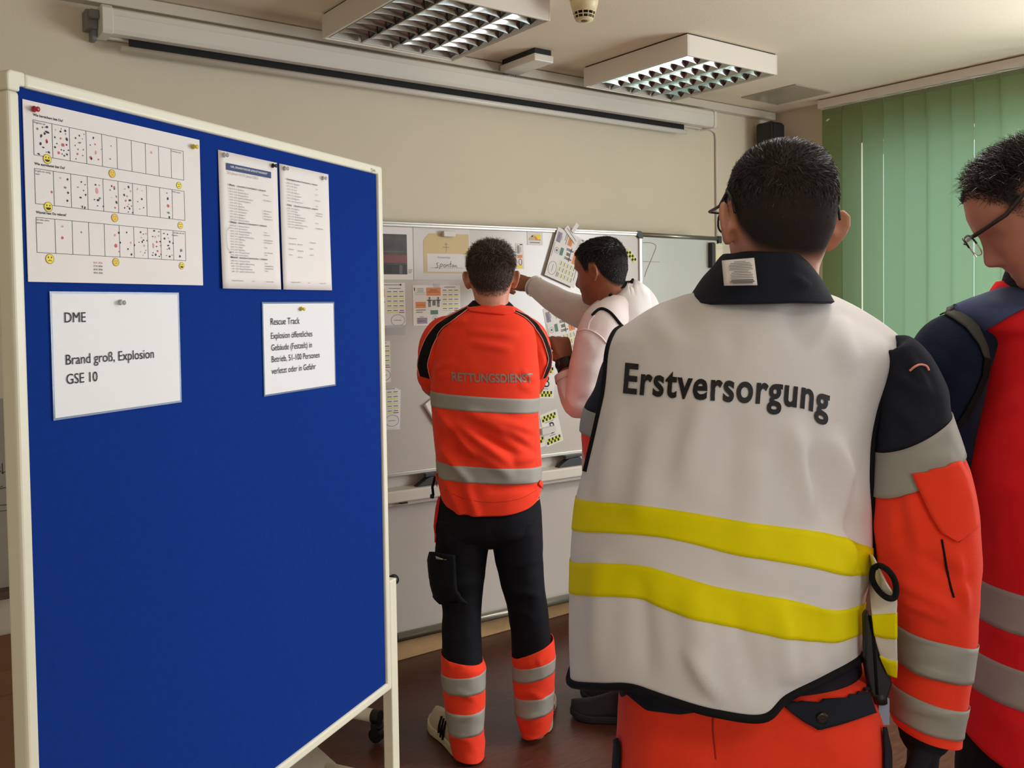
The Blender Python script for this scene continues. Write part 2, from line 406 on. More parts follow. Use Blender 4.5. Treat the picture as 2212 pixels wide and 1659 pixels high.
# ------------------------------------------------------------------ vertical blind
m_sl = bpy.data.materials.new('green_blind_cloth'); m_sl.use_nodes = True
nt = m_sl.node_tree; nt.nodes.clear()
out = nt.nodes.new('ShaderNodeOutputMaterial'); d1 = nt.nodes.new('ShaderNodeBsdfDiffuse'); d2 = nt.nodes.new('ShaderNodeBsdfTranslucent'); mx = nt.nodes.new('ShaderNodeMixShader')
tc = nt.nodes.new('ShaderNodeTexCoord'); n1 = nt.nodes.new('ShaderNodeTexNoise'); n1.inputs['Scale'].default_value = 260
rr = nt.nodes.new('ShaderNodeValToRGB')
rr.color_ramp.elements[0].color = lin((128, 138, 86)) + (1,); rr.color_ramp.elements[1].color = lin((138, 148, 94)) + (1,)
d2.inputs['Color'].default_value = lin((140, 180, 144)) + (1,); mx.inputs[0].default_value = 0.31
nt.links.new(tc.outputs['Object'], n1.inputs['Vector']); nt.links.new(n1.outputs['Fac'], rr.inputs['Fac']); nt.links.new(rr.outputs['Color'], d1.inputs['Color'])
nt.links.new(d1.outputs[0], mx.inputs[1]); nt.links.new(d2.outputs[0], mx.inputs[2]); nt.links.new(mx.outputs[0], out.inputs['Surface'])
t = thing('vertical_blind', 'pale green vertical slat blind drawn across the window', 'window blind', (4.31, 2.96, 0))
MB().box((-0.02, -3.6, ZC - 0.048), (0.03, 0.012, ZC - 0.006)).obj('head_rail', M_WHITEM, t, bevel=0.003)
MB().box((-0.024, 0.0, ZC - 0.05), (0.034, 0.016, ZC - 0.006)).obj('end_cap', M_WHITEP, t, bevel=0.003)
gaps = {2: 0.006, 3: 0.0, 6: 0.004}
sl = None
for i in range(13):
    y = -0.035 - 0.1175 * i
    if sl is None:
        m = MB(); rows = []
        for k in range(9):
            u = (k / 8 - 0.5); rows.append([(0.013 * (0.25 - u*u) * 4 * -0.35, u * 0.121, 0.35), (0.013 * (0.25 - u*u) * 4 * -0.35, u * 0.121, ZC - 0.056)])
        m.grid(rows)
        sl = m.obj('slat', m_sl, t, smooth=True); o = sl
        hg = MB().box((-0.006, -0.05, ZC - 0.075), (0.006, 0.05, ZC - 0.056)).obj('hanger', mat('green_hanger', (120, 132, 96), 0.7), o)
    else:
        o = copy_tree(sl, t)
    o.location = (0.012, y - 0.02, 0); o.rotation_euler = (0, 0, 0.16 + random.uniform(-0.03, 0.03))
    if i in (1, 6): o.scale = (1, 0.855, 1); o.location.y += 0.004
    elif i in (2, 3): o.scale = (1, 0.885, 1)
m = MB().add([(-0.012, 0, 0), (-0.012, 0.018, -0.010), (-0.012, 0.028, -0.006), (-0.012, 0.012, 0.004)], [(0, 1, 2, 3)])
sk = m.obj('sticker', M_PAPER, t); sk.location = (0.0, -0.055, 2.475)

# ------------------------------------------------------------------ whiteboards
AW = math.radians(-3.5)
WB = V((1.8, 3.305, 0))
t = thing('whiteboard', 'white magnetic wall board covered with taped up papers', 'whiteboard', WB, AW)
S0, S1, Z0, Z1 = -0.23, 1.391, 0.795, 1.856
MB().box((S0 + 0.02, -0.004, Z0 + 0.014), (S1 - 0.02, 0.02, Z1 - 0.02)).obj('panel', M_BOARD, t)
def rail(nm, lo, hi, m=M_ALU, par=None, bv=0.004): return MB().box(lo, hi).obj(nm, m, par or t, bevel=bv)
m = MB().box((S0 + 0.02, -0.012, Z1 - 0.024), (S1 - 0.02, 0.022, Z1)).box((S0 + 0.02, -0.016, Z1 - 0.014), (S1 - 0.02, -0.010, Z1 - 0.003))
m.obj('frame_rail', M_ALU, t, bevel=0.003)
rail('frame_rail', (S0 + 0.02, -0.012, Z0), (S1 - 0.02, 0.022, Z0 + 0.018))
rail('frame_rail', (S0, -0.012, Z0 + 0.02), (S0 + 0.022, 0.022, Z1 - 0.02))
rail('frame_rail', (S1 - 0.022, -0.012, Z0 + 0.02), (S1, 0.022, Z1 - 0.03))
for sx, sz in ((S1, Z1), (S1, Z0), (S0, Z1), (S0, Z0)):
    dx = -1 if sx == S1 else 1; dz = -1 if sz == Z1 else 1
    pts = [(sx, sz + dz*0.018)] + [(sx + dx*0.018*(1 - math.cos(q)), sz + dz*0.018*(1 - math.sin(q))) for q in (0.3, 0.8, 1.2)] + [(sx + dx*0.018, sz), (sx + dx*0.036, sz), (sx + dx*0.036, sz + dz*0.024), (sx + dx*0.024, sz + dz*0.036), (sx, sz + dz*0.036)]
    MB().prism(pts, -0.017, 0.024, 'xz').obj('corner_cap', M_DGREY, t, bevel=0.002)
for s in (0.198, 0.93):
    m = MB().prism([(s - 0.042, 0.797), (s + 0.055, 0.797), (s + 0.055, 0.787), (s - 0.042, 0.780)], -0.035, -0.013, 'xz')
    m.prism([(s - 0.018, 0.781), (s + 0.045, 0.784), (s + 0.05, 0.775), (s + 0.088, 0.7455), (s - 0.085, 0.7455), (s - 0.035, 0.775)], -0.035, 0.0, 'xz')
    m.obj('bracket', M_DGREY, t, bevel=0.003)
wg = MB().box((S1 + 0.006, 0.0, Z0 + 0.03), (1.925, 0.016, Z1 - 0.026)).obj('wing_panel', M_WING, t)
mwr = mat('wing_rail_grey', (150, 148, 136), 0.3, metal=0.7)
m = MB().tube([(S1 + 0.004, 0.002, Z1 - 0.016), (1.93, 0.002, Z1 - 0.022)], 0.0115, 14).obj('wing_rail', mwr, wg, smooth=True)
MB().box((1.92, -0.008, Z0 + 0.02), (1.938, 0.02, Z1 - 0.03)).obj('wing_rail', M_ALU, wg, bevel=0.003)
MB().box((1.916, -0.012, Z1 - 0.046), (1.942, 0.022, Z1 - 0.008)).obj('wing_corner', M_BLACK, wg, bevel=0.004)
pen = MB()
line(pen, [(1.402, 1.800), (1.44, 1.802), (1.468, 1.799), (1.486, 1.791), (1.489, 1.778), (1.478, 1.757), (1.455, 1.715), (1.434, 1.68), (1.418, 1.65), (1.413, 1.632)], 0.0032, -0.0012)
line(pen, [(1.400, 1.708), (1.44, 1.707), (1.512, 1.706)], 0.0024, -0.0012)
pen.obj('marker_writing', mat('faint_red_marker', (146, 118, 110), 0.6), wg)

t = thing('board_eraser', 'pale felt board eraser stuck upright on the board wing end', 'board eraser', WB, AW)
MB().box((1.872, -0.034, 1.690), (1.925, -0.010, 1.805)).obj('body', mat('yellowed_plastic', (224, 216, 184), 0.5), t, bevel=0.004)
MB().box((1.850, -0.030, 1.680), (1.872, -0.0, 1.812)).obj('felt_pad', M_BLACK, t, bevel=0.004)
for zz in (1.705, 1.716, 1.778, 1.789): MB().box((1.880, -0.0355, zz), (1.924, -0.033, zz + 0.004)).obj('grip_rib', M_TRUNK, t)

t = thing('lower_whiteboard', 'plain low white board with a pen tray under the paper covered board', 'whiteboard', WB, AW)
MB().box((S0, 0.0262, 0.12), (S1, 0.032, 0.83)).obj('panel', M_BOARD, t)
m = MB().tube([(S0, 0.002, 0.115), (S1, 0.002, 0.115)], 0.019, 18)
m.obj('bottom_rail', mwr, t, smooth=True)
tr = MB().prism([(0.026, 0.745), (-0.052, 0.745), (-0.056, 0.74), (-0.056, 0.70), (-0.05, 0.694), (0.026, 0.694)], S0, S1, 'yz').obj('pen_tray', M_WHITEM, t, bevel=0.002)
MB().box((S0, -0.03, 0.676), (S1, 0.004, 0.690)).obj('tray_lip', M_ALU, t, bevel=0.002)
MB().box((0.03, -0.056, 0.688), (0.06, -0.03, 0.694)).obj('tray_clip', M_BLACK, t)

# ---- papers on the whiteboard: local x along the board, z up, sheet on the plane y = -0.0055
def paper_thing(name, label, cat, s, z, group=None, rot=0.0, y=-0.0055):
    """an Empty on the board plane at (s, z), turned by rot in that plane"""
    o = thing(name, label, cat, (0, 0, 0), 0, group)
    o.matrix_world = Matrix.Translation(WB) @ Matrix.Rotation(AW, 4, 'Z') @ Matrix.Translation((s, y, z)) @ Matrix.Rotation(-rot, 4, 'Y')
    return o
def sheet(par, w, h, m=M_PAPER, nm='sheet', x=0.0, z=0.0, y0=0.0, y1=0.0012):
    return MB().box((x, y0, z), (x + w, y1, z + h)).obj(nm, m, par)
PM = [M_INK, M_GINK, M_ORANGEINK, M_VIOLETINK, M_GREENINK, M_LIME, M_MAROON, M_YELLOW, M_REDINK, M_NAVYINK]
def figure(m, x, z, s, mi=1):
    blot(m, x, z + 0.9*s, 0.1*s, 0.12*s, mi=mi); rect(m, x - 0.14*s, z + 0.4*s, x + 0.14*s, z + 0.77*s, mi=mi)
    rect(m, x - 0.3*s, z + 0.62*s, x + 0.3*s, z + 0.72*s, mi=mi); rect(m, x - 0.13*s, z, x - 0.02*s, z + 0.4*s, mi=mi); rect(m, x + 0.02*s, z, x + 0.13*s, z + 0.4*s, mi=mi)
def table(m, x0, z0, w, h, cols, rows, last=6):
    cw, rh = w / cols, h / rows
    for i in range(cols):
        for j in range(rows):
            x, z = x0 + i*cw, z0 + j*rh
            rect(m, x + cw*0.15, z + rh*0.45, x + cw*0.85, z + rh*0.62, mi=1)
            rect(m, x + cw*0.06, z + rh*0.02, x + cw*0.94, z + rh*0.2, mi=last if (j == 0 and i == cols - 1) else 5)
def protocol(par, w=0.225, h=0.168):
    """a landscape form: coloured boxes, two body outlines, a lime ruled table and an oval"""
    m = MB()
    rect(m, 0.006, h - 0.022, 0.010, h - 0.008, mi=0)
    for k in range(3): rect(m, 0.02, h - 0.014 - k*0.006, 0.05, h - 0.012 - k*0.006, mi=1)
    line(m, [(0.01, h - 0.030), (0.058, h - 0.030), (0.058, h - 0.037), (0.01, h - 0.037), (0.01, h - 0.030)], 0.001, mi=1)
    rect(m, 0.064, h - 0.042, 0.132, h - 0.008, mi=2); rect(m, 0.08, h - 0.020, 0.115, h - 0.017, mi=0); rect(m, 0.07, h - 0.028, 0.126, h - 0.025, mi=6)
    rect(m, 0.012, h - 0.094, 0.060, h - 0.068, mi=2); rect(m, 0.018, h - 0.083, 0.054, h - 0.081, mi=6)
    figure(m, 0.078, h - 0.090, 0.042); figure(m, 0.120, h - 0.090, 0.042); rect(m, 0.092, h - 0.084, 0.107, h - 0.060, mi=1)
    rect(m, 0.082, h - 0.122, 0.118, h - 0.104, mi=4); rect(m, 0.018, h - 0.160, 0.066, h - 0.135, mi=3); rect(m, 0.025, h - 0.150, 0.058, h - 0.148, mi=0)
    rect(m, 0.014, h - 0.104, 0.06, h - 0.101, mi=1); rect(m, 0.014, h - 0.113, 0.045, h - 0.110, mi=1); rect(m, 0.03, h - 0.132, 0.05, h - 0.130, mi=1)
    ring(m, 0.104, h - 0.141, 0.013, 0.013, 0.0014, mi=1); rect(m, 0.099, h - 0.146, 0.109, h - 0.136, mi=1)
    rect(m, 0.15, h - 0.007, 0.205, h - 0.005, mi=0)
    table(m, 0.138, h - 0.108, 0.084, 0.098, 3, 5)
    ring(m, 0.190, h - 0.138, 0.031, 0.023, 0.0016, mi=1); rect(m, 0.172, h - 0.139, 0.206, h - 0.137, mi=1)
    rect(m, 0.072, h - 0.163, 0.14, h - 0.161, mi=1)
    return m.obj('print', PM, par)
def tape_on(par, x, z, w=0.03, h=0.018, rot=0.0):
    o = MB().box((-w/2, -0.0014, -h/2), (w/2, -0.0004, h/2)).obj('tape', M_FILM, par); o.location = (x, 0, z); o.rotation_euler = (0, rot, 0); return o

g = 'papers on the whiteboard'
p = paper_thing('photo_print', 'dark photograph of a wrecked room on a white sheet beside the pinboard frame', 'photo print', -0.16, 1.613, g)
sheet(p, 0.29, 0.217)
mph = mat('dark_photo_print', (66, 60, 56), 0.35, noise=(16, 0.5))
MB().box((0.01, -0.0009, 0.022), (0.262, 0, 0.188)).obj('photo', mph, p)
m = MB(); rect(m, 0.01, 0.070, 0.262, 0.102, y=-0.0012, mi=0); rect(m, 0.012, 0.024, 0.26, 0.062, y=-0.0012, mi=1); rect(m, 0.01, 0.115, 0.245, 0.118, y=-0.0012, mi=2); rect(m, 0.225, 0.024, 0.24, 0.06, y=-0.0013, mi=2)
m.obj('photo_detail', [mat('photo_red', (120, 60, 62), 0.4), mat('photo_black', (30, 27, 26), 0.4), mat('photo_grey', (96, 92, 88), 0.4)], p)
m = MB()
for k in range(3): rect(m, 0.266, 0.040 - k*0.006, 0.286 - k*0.003, 0.042 - k*0.006)
m.obj('caption', [M_INK], p)
p = paper_thing('patient_sheet', 'clear pocket sheet with a tan card and a handwritten name strip', 'paper sheet', 0.133, 1.613, g)
sheet(p, 0.272, 0.218)
fo = MB().prism([(0.047, 0.028), (0.268, 0.028), (0.268, 0.197), (0.076, 0.197), (0.047, 0.168)], -0.0016, -0.0002, 'xz').obj('tan_card', M_MANILA, p)
m = MB(); line(m, [(0.155, 0.16), (0.155, 0.118)], 0.002); line(m, [(0.147, 0.152), (0.163, 0.152)], 0.002); line(m, [(0.138, 0.139), (0.170, 0.139)], 0.002)
o = m.obj('drawn_cross', mat('brown_ink', (98, 72, 40), 0.7), p); o.location = (0, -0.0014, 0)
ns = MB().box((0.062, -0.0026, 0.034), (0.250, -0.0017, 0.111)).obj('name_strip', M_PAPER, p)
m = MB()
put_text(m, 'Patientenablage', 0.112, 0.092, 0.0115, y=0, mi=1, xs=0.85)
def scrib(pts, w=0.0028): line(m, [(0.106 + a*0.088, 0.046 + b*0.034) for a, b in pts], w, 0, 0)
scrib([(0.10, 0.78), (0.04, 0.74), (0.0, 0.62), (0.05, 0.5), (0.08, 0.36), (0.05, 0.2), (-0.03, 0.14), (-0.08, 0.2)])
scrib([(0.22, 0.62), (0.19, 0.3), (0.15, 0.0)]); scrib([(0.21, 0.55), (0.27, 0.66), (0.33, 0.58), (0.31, 0.4), (0.24, 0.3), (0.19, 0.34)])
scrib([(0.43, 0.58), (0.38, 0.46), (0.39, 0.28), (0.45, 0.24), (0.50, 0.36), (0.49, 0.52), (0.43, 0.58)])
scrib([(0.56, 0.56), (0.56, 0.26)]); scrib([(0.56, 0.42), (0.61, 0.56), (0.66, 0.5), (0.67, 0.28)])
scrib([(0.80, 1.0), (0.77, 0.55), (0.75, 0.3), (0.79, 0.24)]); scrib([(0.68, 0.60), (0.83, 0.68)])
scrib([(0.95, 0.5), (0.88, 0.54), (0.85, 0.38), (0.88, 0.26), (0.94, 0.36), (0.95, 0.5), (0.96, 0.28)])
scrib([(1.02, 0.48), (1.02, 0.24)]); scrib([(1.02, 0.36), (1.07, 0.48), (1.11, 0.40), (1.12, 0.22)])
line(m, [(0.078, 0.051), (0.238, 0.051)], 0.0012, 0.0002, 1)
o = m.obj('handwriting', [M_INK, M_GINK], ns); o.location = (0, -0.0031, 0)
MB().box((0.0, -0.0040, 0.0), (0.272, -0.0036, 0.218)).obj('clear_pocket', mat('pocket_film', (226, 226, 224), 0.1, alpha=0.12), p)
mg = thing('magnet', 'small white square magnet over the tan card', 'magnet', WB, AW)
MB().box((0.266, -0.030, 1.796), (0.322, -0.0105, 1.820)).obj('body', M_WHITEP, mg, bevel=0.002)
p = paper_thing('protocol_form', 'colour printed form taped below the tan card sheet', 'paper form', 0.126, 1.42, g)
sheet(p, 0.228, 0.17); protocol(p); tape_on(p, 0.114, 0.168); tape_on(p, 0.1, 0.002)
p = paper_thing('protocol_form', 'printed form with lime ruled table below the dark photograph', 'paper form', -0.135, 1.415, g)
sheet(p, 0.225, 0.185); o = protocol(p); m = MB(); rect(m, 0.02, 0.176, 0.20, 0.178, mi=0); blot(m, 0.205, 0.177, 0.005, 0.005, mi=0, n=4); m.obj('heading_rule', [M_INK], p); tape_on(p, 0.18, -0.01, 0.09, 0.04)
p = paper_thing('protocol_form', 'small form strip half hidden by the pinboard, with a maroon table corner', 'paper form', -0.205, 1.19, g)
sheet(p, 0.222, 0.17); protocol(p)
for k, (s, r_) in enumerate(((-0.172, 0.0), (-0.166, -0.02), (-0.160, -0.045))):
    p = paper_thing('protocol_form', ['top form of the loose stack low beside the pinboard', 'second form of the loose stack low beside the pinboard', 'bottom form of the loose stack low beside the pinboard'][k], 'paper form', s, 1.0, g, r_, -0.0095 + 0.002*k)
    sheet(p, 0.215, 0.165)
    if k == 0: protocol(p)
p = paper_thing('vehicle_card', 'small white card with an ambulance drawing at the board top', 'paper card', 0.708, 1.772, g)
sheet(p, 0.086, 0.06)
m = MB()
m.add([(a, -0.0006, b) for a, b in ((0.008, 0.022), (0.008, 0.030), (0.022, 0.040), (0.030, 0.047), (0.044, 0.048), (0.034, 0.030), (0.05, 0.022))], [(0,1,2,3,4,5,6)], 3)
m.add([(a, -0.0006, b) for a, b in ((0.044, 0.048), (0.074, 0.050), (0.074, 0.022), (0.05, 0.022), (0.034, 0.030))], [(0,1,2,3,4)], 0)
m.add([(a, -0.0008, b) for a, b in ((0.036, 0.036), (0.046, 0.042), (0.060, 0.026), (0.074, 0.027), (0.074, 0.022), (0.046, 0.022))], [(0,1,2,3,4,5)], 1)
m.add([(a, -0.0008, b) for a, b in ((0.022, 0.040), (0.030, 0.046), (0.032, 0.039), (0.024, 0.036))], [(0,1,2,3)], 2)
for k in range(9): rect(m, 0.016 + k*0.006, 0.010, 0.0205 + k*0.006, 0.0135, mi=2)
m.obj('print', [M_YELLOW, M_ORANGEINK, M_INK, mat('sand_print', (214, 190, 160), 0.7)], p)
p = paper_thing('strip_card', 'narrow printed strip beside the short haired head at the whiteboard', 'paper card', 0.648, 1.662, g, 0.03)
sheet(p, 0.042, 0.118); m = MB(); rect(m, 0.022, 0.108, 0.036, 0.112, mi=0)
for k in range(5): rect(m, 0.006 + k*0.003, 0.07, 0.0075 + k*0.003, 0.107, mi=1)
rect(m, 0.024, 0.075, 0.026, 0.10, mi=1); rect(m, 0.008, 0.05, 0.034, 0.064, mi=2); ring(m, 0.022, 0.032, 0.008, 0.014, 0.003, mi=6); rect(m, 0.006, 0.004, 0.032, 0.02, mi=7)
m.obj('print', PM, p)
p = paper_thing('protocol_form', 'tilted colour form behind the face of the person with outstretched arm', 'paper form', 0.872, 1.858, g, -1.92, -0.02)
sheet(p, 0.235, 0.178)
protocol(p)
p2 = paper_thing('loose_slip', 'folded paper slip clamped on the board rim', 'paper slip', 0.955, 1.83, g, 0.9, -0.03)
sheet(p2, 0.05, 0.02, y1=0.002); p2 = paper_thing('loose_slip', 'second folded slip sticking up behind the tilted form', 'paper slip', 0.985, 1.80, g, 2.3, -0.024)
sheet(p2, 0.09, 0.028, y1=0.002); m = MB(); line(m, [(0.005, 0.014), (0.085, 0.012)], 0.002); m.obj('pen_line', [M_INK], p2)
p = paper_thing('protocol_form', 'form partly hidden below the outstretched sleeve', 'paper form', 0.79, 1.48, g, -1.37)
sheet(p, 0.235, 0.175); protocol(p)
def checker(par, x, z, w, h, nx, nz, nm='checker_band', rot=0.0):
    m = MB()
    for i in range(nx):
        for j in range(nz): rect(m, x + i*w/nx, z + j*h/nz, x + (i+1)*w/nx, z + (j+1)*h/nz, y=-0.0008, mi=(i + j) % 2)
    return m.obj(nm, [M_INK, M_LIME], par)
def unit_card(label, s, z, rot):
    p = paper_thing('unit_card', label, 'paper card', s, z, g, rot)
    sheet(p, 0.10, 0.155); checker(p, 0.008, 0.118, 0.08, 0.026, 8, 2); checker(p, 0.008, 0.008, 0.08, 0.026, 8, 2)
    m = MB(); put_text(m, 'B', 0.038, 0.052, 0.078, xs=0.78); rect(m, 0.02, 0.110, 0.07, 0.112); rect(m, 0.03, 0.043, 0.065, 0.045)
    m.obj('letter', [M_INK], p); return p
unit_card('white card with yellow black checks and a letter, upper of two under the raised fist', 0.745, 1.073, -0.08)
unit_card('white card with yellow black checks and a letter, tilted, lower of two', 0.800, 0.842, 0.24)
p = paper_thing('unit_card', 'card edge with yellow black checks behind the lower tilted card', 'paper card', 0.70, 0.835, g, 0.15, -0.0045)
sheet(p, 0.10, 0.09); checker(p, 0.01, 0.02, 0.08, 0.026, 8, 2)
MB().box((0.0, 0, 0), (0.075, 0.018, 0.028)).obj('magnet_bar', M_WHITEP, None)
o = bpy.data.objects['magnet_bar']; o.matrix_world = Matrix.Translation(WB) @ Matrix.Rotation(AW, 4, 'Z') @ Matrix.Translation((0.765, -0.027, 0.905)) @ Matrix.Rotation(-0.12, 4, 'Y')
tag(o, 'small white bar magnet across the lower checked card', 'magnet')
p = paper_thing('check_tag', 'small yellow black checked tag at the board edge behind the dark haired head', 'paper tag', 1.285, 1.748, g, -0.78)
sheet(p, 0.075, 0.032); checker(p, 0.002, 0.002, 0.07, 0.026, 6, 2)
p = paper_thing('rolled_papers', 'curled loose papers low on the board beside the orange jacket', 'paper sheet', 0.15, 1.075, g, -1.0, -0.02)
m = MB(); rows = []
for k in range(9):
    q = -0.4 + k*0.42; rows.append([(0.0 , 0.010 - 0.012*math.sin(q) , 0.012 + 0.012*math.cos(q) + 0.002*k), (0.15, 0.010 - 0.012*math.sin(q), 0.012 + 0.012*math.cos(q) + 0.002*k)])
m.grid(rows); m.obj('roll', M_PAPER, p, smooth=True, solid=0.001)
o = sheet(p, 0.15, 0.05, z=0.02, y0=0.006, y1=0.008)

# ------------------------------------------------------------------ low left corner: box, sketch, mat
t = thing('flipchart_sheet', 'grey paper sheet with dark pen sketch behind the pinboard edge', 'paper sheet', (-0.35, YB - 0.003, 0.60))
MB().box((0, 0, 0), (0.79, 0.002, 0.62)).obj('sheet', mat('grey_paper', (168, 160, 146), 0.85), t)
m = MB()
random.seed(3)
for k in range(26):
    a, b = random.uniform(0.6, 0.775), random.uniform(0.32, 0.46)
    line(m, [(a, b), (a + random.uniform(-0.03, 0.03), b + random.uniform(-0.02, 0.03)), (a + random.uniform(-0.03, 0.03), b + random.uniform(-0.03, 0.03))], 0.003)
line(m, [(0.45, 0.27), (0.6, 0.278), (0.78, 0.27)], 0.0025); line(m, [(0.45, 0.255), (0.65, 0.25), (0.78, 0.253)], 0.002)
m.obj('sketch', [M_DGREY], t)
tag(MB().box((-0.5, YB - 0.06, 0.575), (0.45, YB, 0.60)).obj('picture_ledge', mat('dark_wood_ledge', (92, 72, 56), 0.6), bevel=0.003), 'thin dark ledge on the wall below the pen sketch', 'ledge')
t = thing('cardboard_box', 'brown cardboard box standing behind the pinboard', 'box', (-0.02, YB - 0.42, 0.1))
mcb = mat('brown_cardboard', (132, 96, 62), 0.85, noise=(5, 0.06))
MB().box((0, 0, 0), (0.43, 0.34, 0.36)).obj('body', mcb, t, bevel=0.003)
MB().box((-0.004, -0.004, 0.30), (0.434, 0.344, 0.368)).obj('lid', mcb, t, bevel=0.003)
MB().box((0, -0.0015, 0), (0.43, 0, 0.035)).obj('printed_band', mat('dark_brown_print', (84, 62, 40), 0.8), t)
t = thing('transport_crate', 'dark grey plastic crate under the cardboard box', 'crate', (-0.06, YB - 0.46, 0))
m = MB().box((0, 0, 0.0), (0.5, 0.42, 0.06)); m.obj('body', mat('crate_grey', (86, 82, 78), 0.6), t, bevel=0.004)
m = MB().box((-0.006, -0.006, 0.06), (0.506, 0.426, 0.10)); m.obj('rim', MATS['crate_grey'], t, bevel=0.004)
tag(MB().box((-1.2, 0.4, 0), (1.26, 2.88, 0.005)).obj('floor_mat', mat('pale_grey_mat', (172, 164, 152), 0.6, noise=(30, 0.05)), bevel=0.002),
    'pale grey floor mat under the pinboard', 'floor mat')
# ------------------------------------------------------------------ pinboard and its papers
PB = V((0.225, 1.706, 0)); AP = math.atan2(0.513, 0.858)
BT, BB, BW = 1.903, 0.383, 1.203
t = thing('pinboard', 'large blue felt pinboard in a cream steel frame on a stand', 'pinboard', PB, AP)
MB().box((0.015, 0.0, BB + 0.015), (BW - 0.015, 0.022, BT - 0.015)).obj('felt_panel', M_FELT, t)
rw = 0.024
def frame_rail(lo, hi): return MB().box(lo, hi).obj('frame_rail', M_CREAM, t, bevel=0.006, seg=3)
frame_rail((0.0, -0.008, BB + 0.02), (rw, 0.028, BT - 0.034)); frame_rail((BW - rw, -0.008, BB), (BW, 0.028, BT))
frame_rail((0.034, -0.008, BT - rw), (BW - 0.012, 0.028, BT)); frame_rail((0.0, -0.008, BB), (BW - 0.012, 0.028, BB + rw))
MB().prism([(0.0, BT - 0.034), (0.0, BT - 0.006), (0.006, BT), (0.034, BT), (0.034, BT - rw), (rw, BT - rw), (rw, BT - 0.034)], -0.0095, 0.0295, 'xz').obj('corner_cap', M_CREAM, t, bevel=0.003)
m = MB()
line(m, [(1.140, 1.890), (1.147, 1.890), (1.147, 1.884), (1.143, 1.878)], 0.0012, -0.0086); line(m, [(1.140, 1.890), (1.141, 1.885)], 0.0012, -0.0086)
for k in range(2): rect(m, 1.150, 1.884 + k*0.003, 1.163, 1.8855 + k*0.003, y=-0.0086)
m.obj('maker_mark', [M_DGREY], t)
p_ = MB().box((1.205, -0.006, 0.06), (1.244, 0.026, 0.70)).obj('post', M_CREAM, t, bevel=0.004)
MB().tube([(1.244, 0.012, 0.688), (1.262, 0.012, 0.688)], 0.016, 16).obj('clamp_knob', M_BLACK, p_, smooth=True)
MB().tube([(1.225, 0.026, 0.690), (1.225, 0.042, 0.690)], 0.018, 16).obj('clamp_knob', M_BLACK, p_, smooth=True)
MB().tube([(1.244, 0.012, 0.515), (1.258, 0.012, 0.515)], 0.013, 16).obj('clamp_knob', M_BLACK, p_, smooth=True)
MB().box((-0.03, 0.002, 0.06), (-0.001, 0.026, 0.70)).obj('post', M_CREAM, t, bevel=0.004)
for x in (1.225, -0.016):
    f_ = MB().tube([(x, -0.22, 0.085), (x, 0.24, 0.085)], 0.021, 18).obj('foot', M_CREAM, t, smooth=True)
    for y in (-0.22, 0.24):
        MB().tube([(x - 0.012, y, 0.03), (x + 0.012, y, 0.03)], 0.0245, 20).tube([(x, y, 0.03), (x, y, 0.08)], 0.009, 10).obj('caster', M_BLACK, f_, smooth=True)
t2 = thing('rolling_stand', 'white tube foot with black caster of a stand hidden behind the pinboard', 'stand', (1.405, 2.802, 0), math.radians(120))
MB().tube([(-0.06, 0, 0.095), (0.34, 0, 0.095)], 0.022, 20).obj('foot', M_CREAM, t2, smooth=True)
MB().box((0.28, -0.02, 0.1), (0.32, 0.02, 0.6)).obj('post', M_CREAM, t2, bevel=0.003)
c_ = MB().tube([(-0.075, 0, 0.095), (-0.045, 0, 0.095)], 0.0235, 18).tube([(-0.058, -0.013, 0.031), (-0.058, 0.013, 0.031)], 0.0255, 20).box((-0.075, -0.017, 0.03), (-0.045, 0.017, 0.075)).box((-0.088, -0.02, 0.062), (-0.062, 0.02, 0.070))
c_.obj('caster', M_BLACK, t2, smooth=False, bevel=0.002)

def pinned(name, label, cat, x, z, group=None, y=-0.001, rot=0.0):
    o = thing(name, label, cat, (0, 0, 0), 0, group)
    o.matrix_world = Matrix.Translation(PB) @ Matrix.Rotation(AP, 4, 'Z') @ Matrix.Translation((x, y, z)) @ Matrix.Rotation(-rot, 4, 'Y')
    return o
def pin(label, x, z, m, tilt=0.3):
    o = thing('push_pin', label, 'push pin', (0, 0, 0), 0, 'push pins on the pinboard')
    o.matrix_world = Matrix.Translation(PB) @ Matrix.Rotation(AP, 4, 'Z') @ Matrix.Translation((x, -0.0045, z)) @ Matrix.Rotation(PI/2 + 0.12, 4, 'X')
    MB().lathe([(0.0052, 0.0), (0.0055, 0.001), (0.0034, 0.0022), (0.0028, 0.006), (0.0042, 0.0085), (0.0046, 0.010), (0.0036, 0.011)], 20).obj('head', m, o, smooth=True)
    MB().lathe([(0.0006, -0.006), (0.0006, 0.001)], 8).obj('needle', M_ALU, o, smooth=True)
    return o
def curl_sheet(par, w, h, m=M_PAPER, amp=0.003, nm='sheet'):
    """paper lifting a little from the felt at its sides and bottom"""
    rows = []
    for j in range(13):
        v = j/12; rows.append([(w*u, -0.0012 - amp*(0.55*(1 - v)**2 + 0.45*(2*u - 1)**2*(1 - v)), h*v) for u in [i/10 for i in range(11)]])
    return MB().grid(rows).obj(nm, m, par, smooth=True, solid=0.0005)

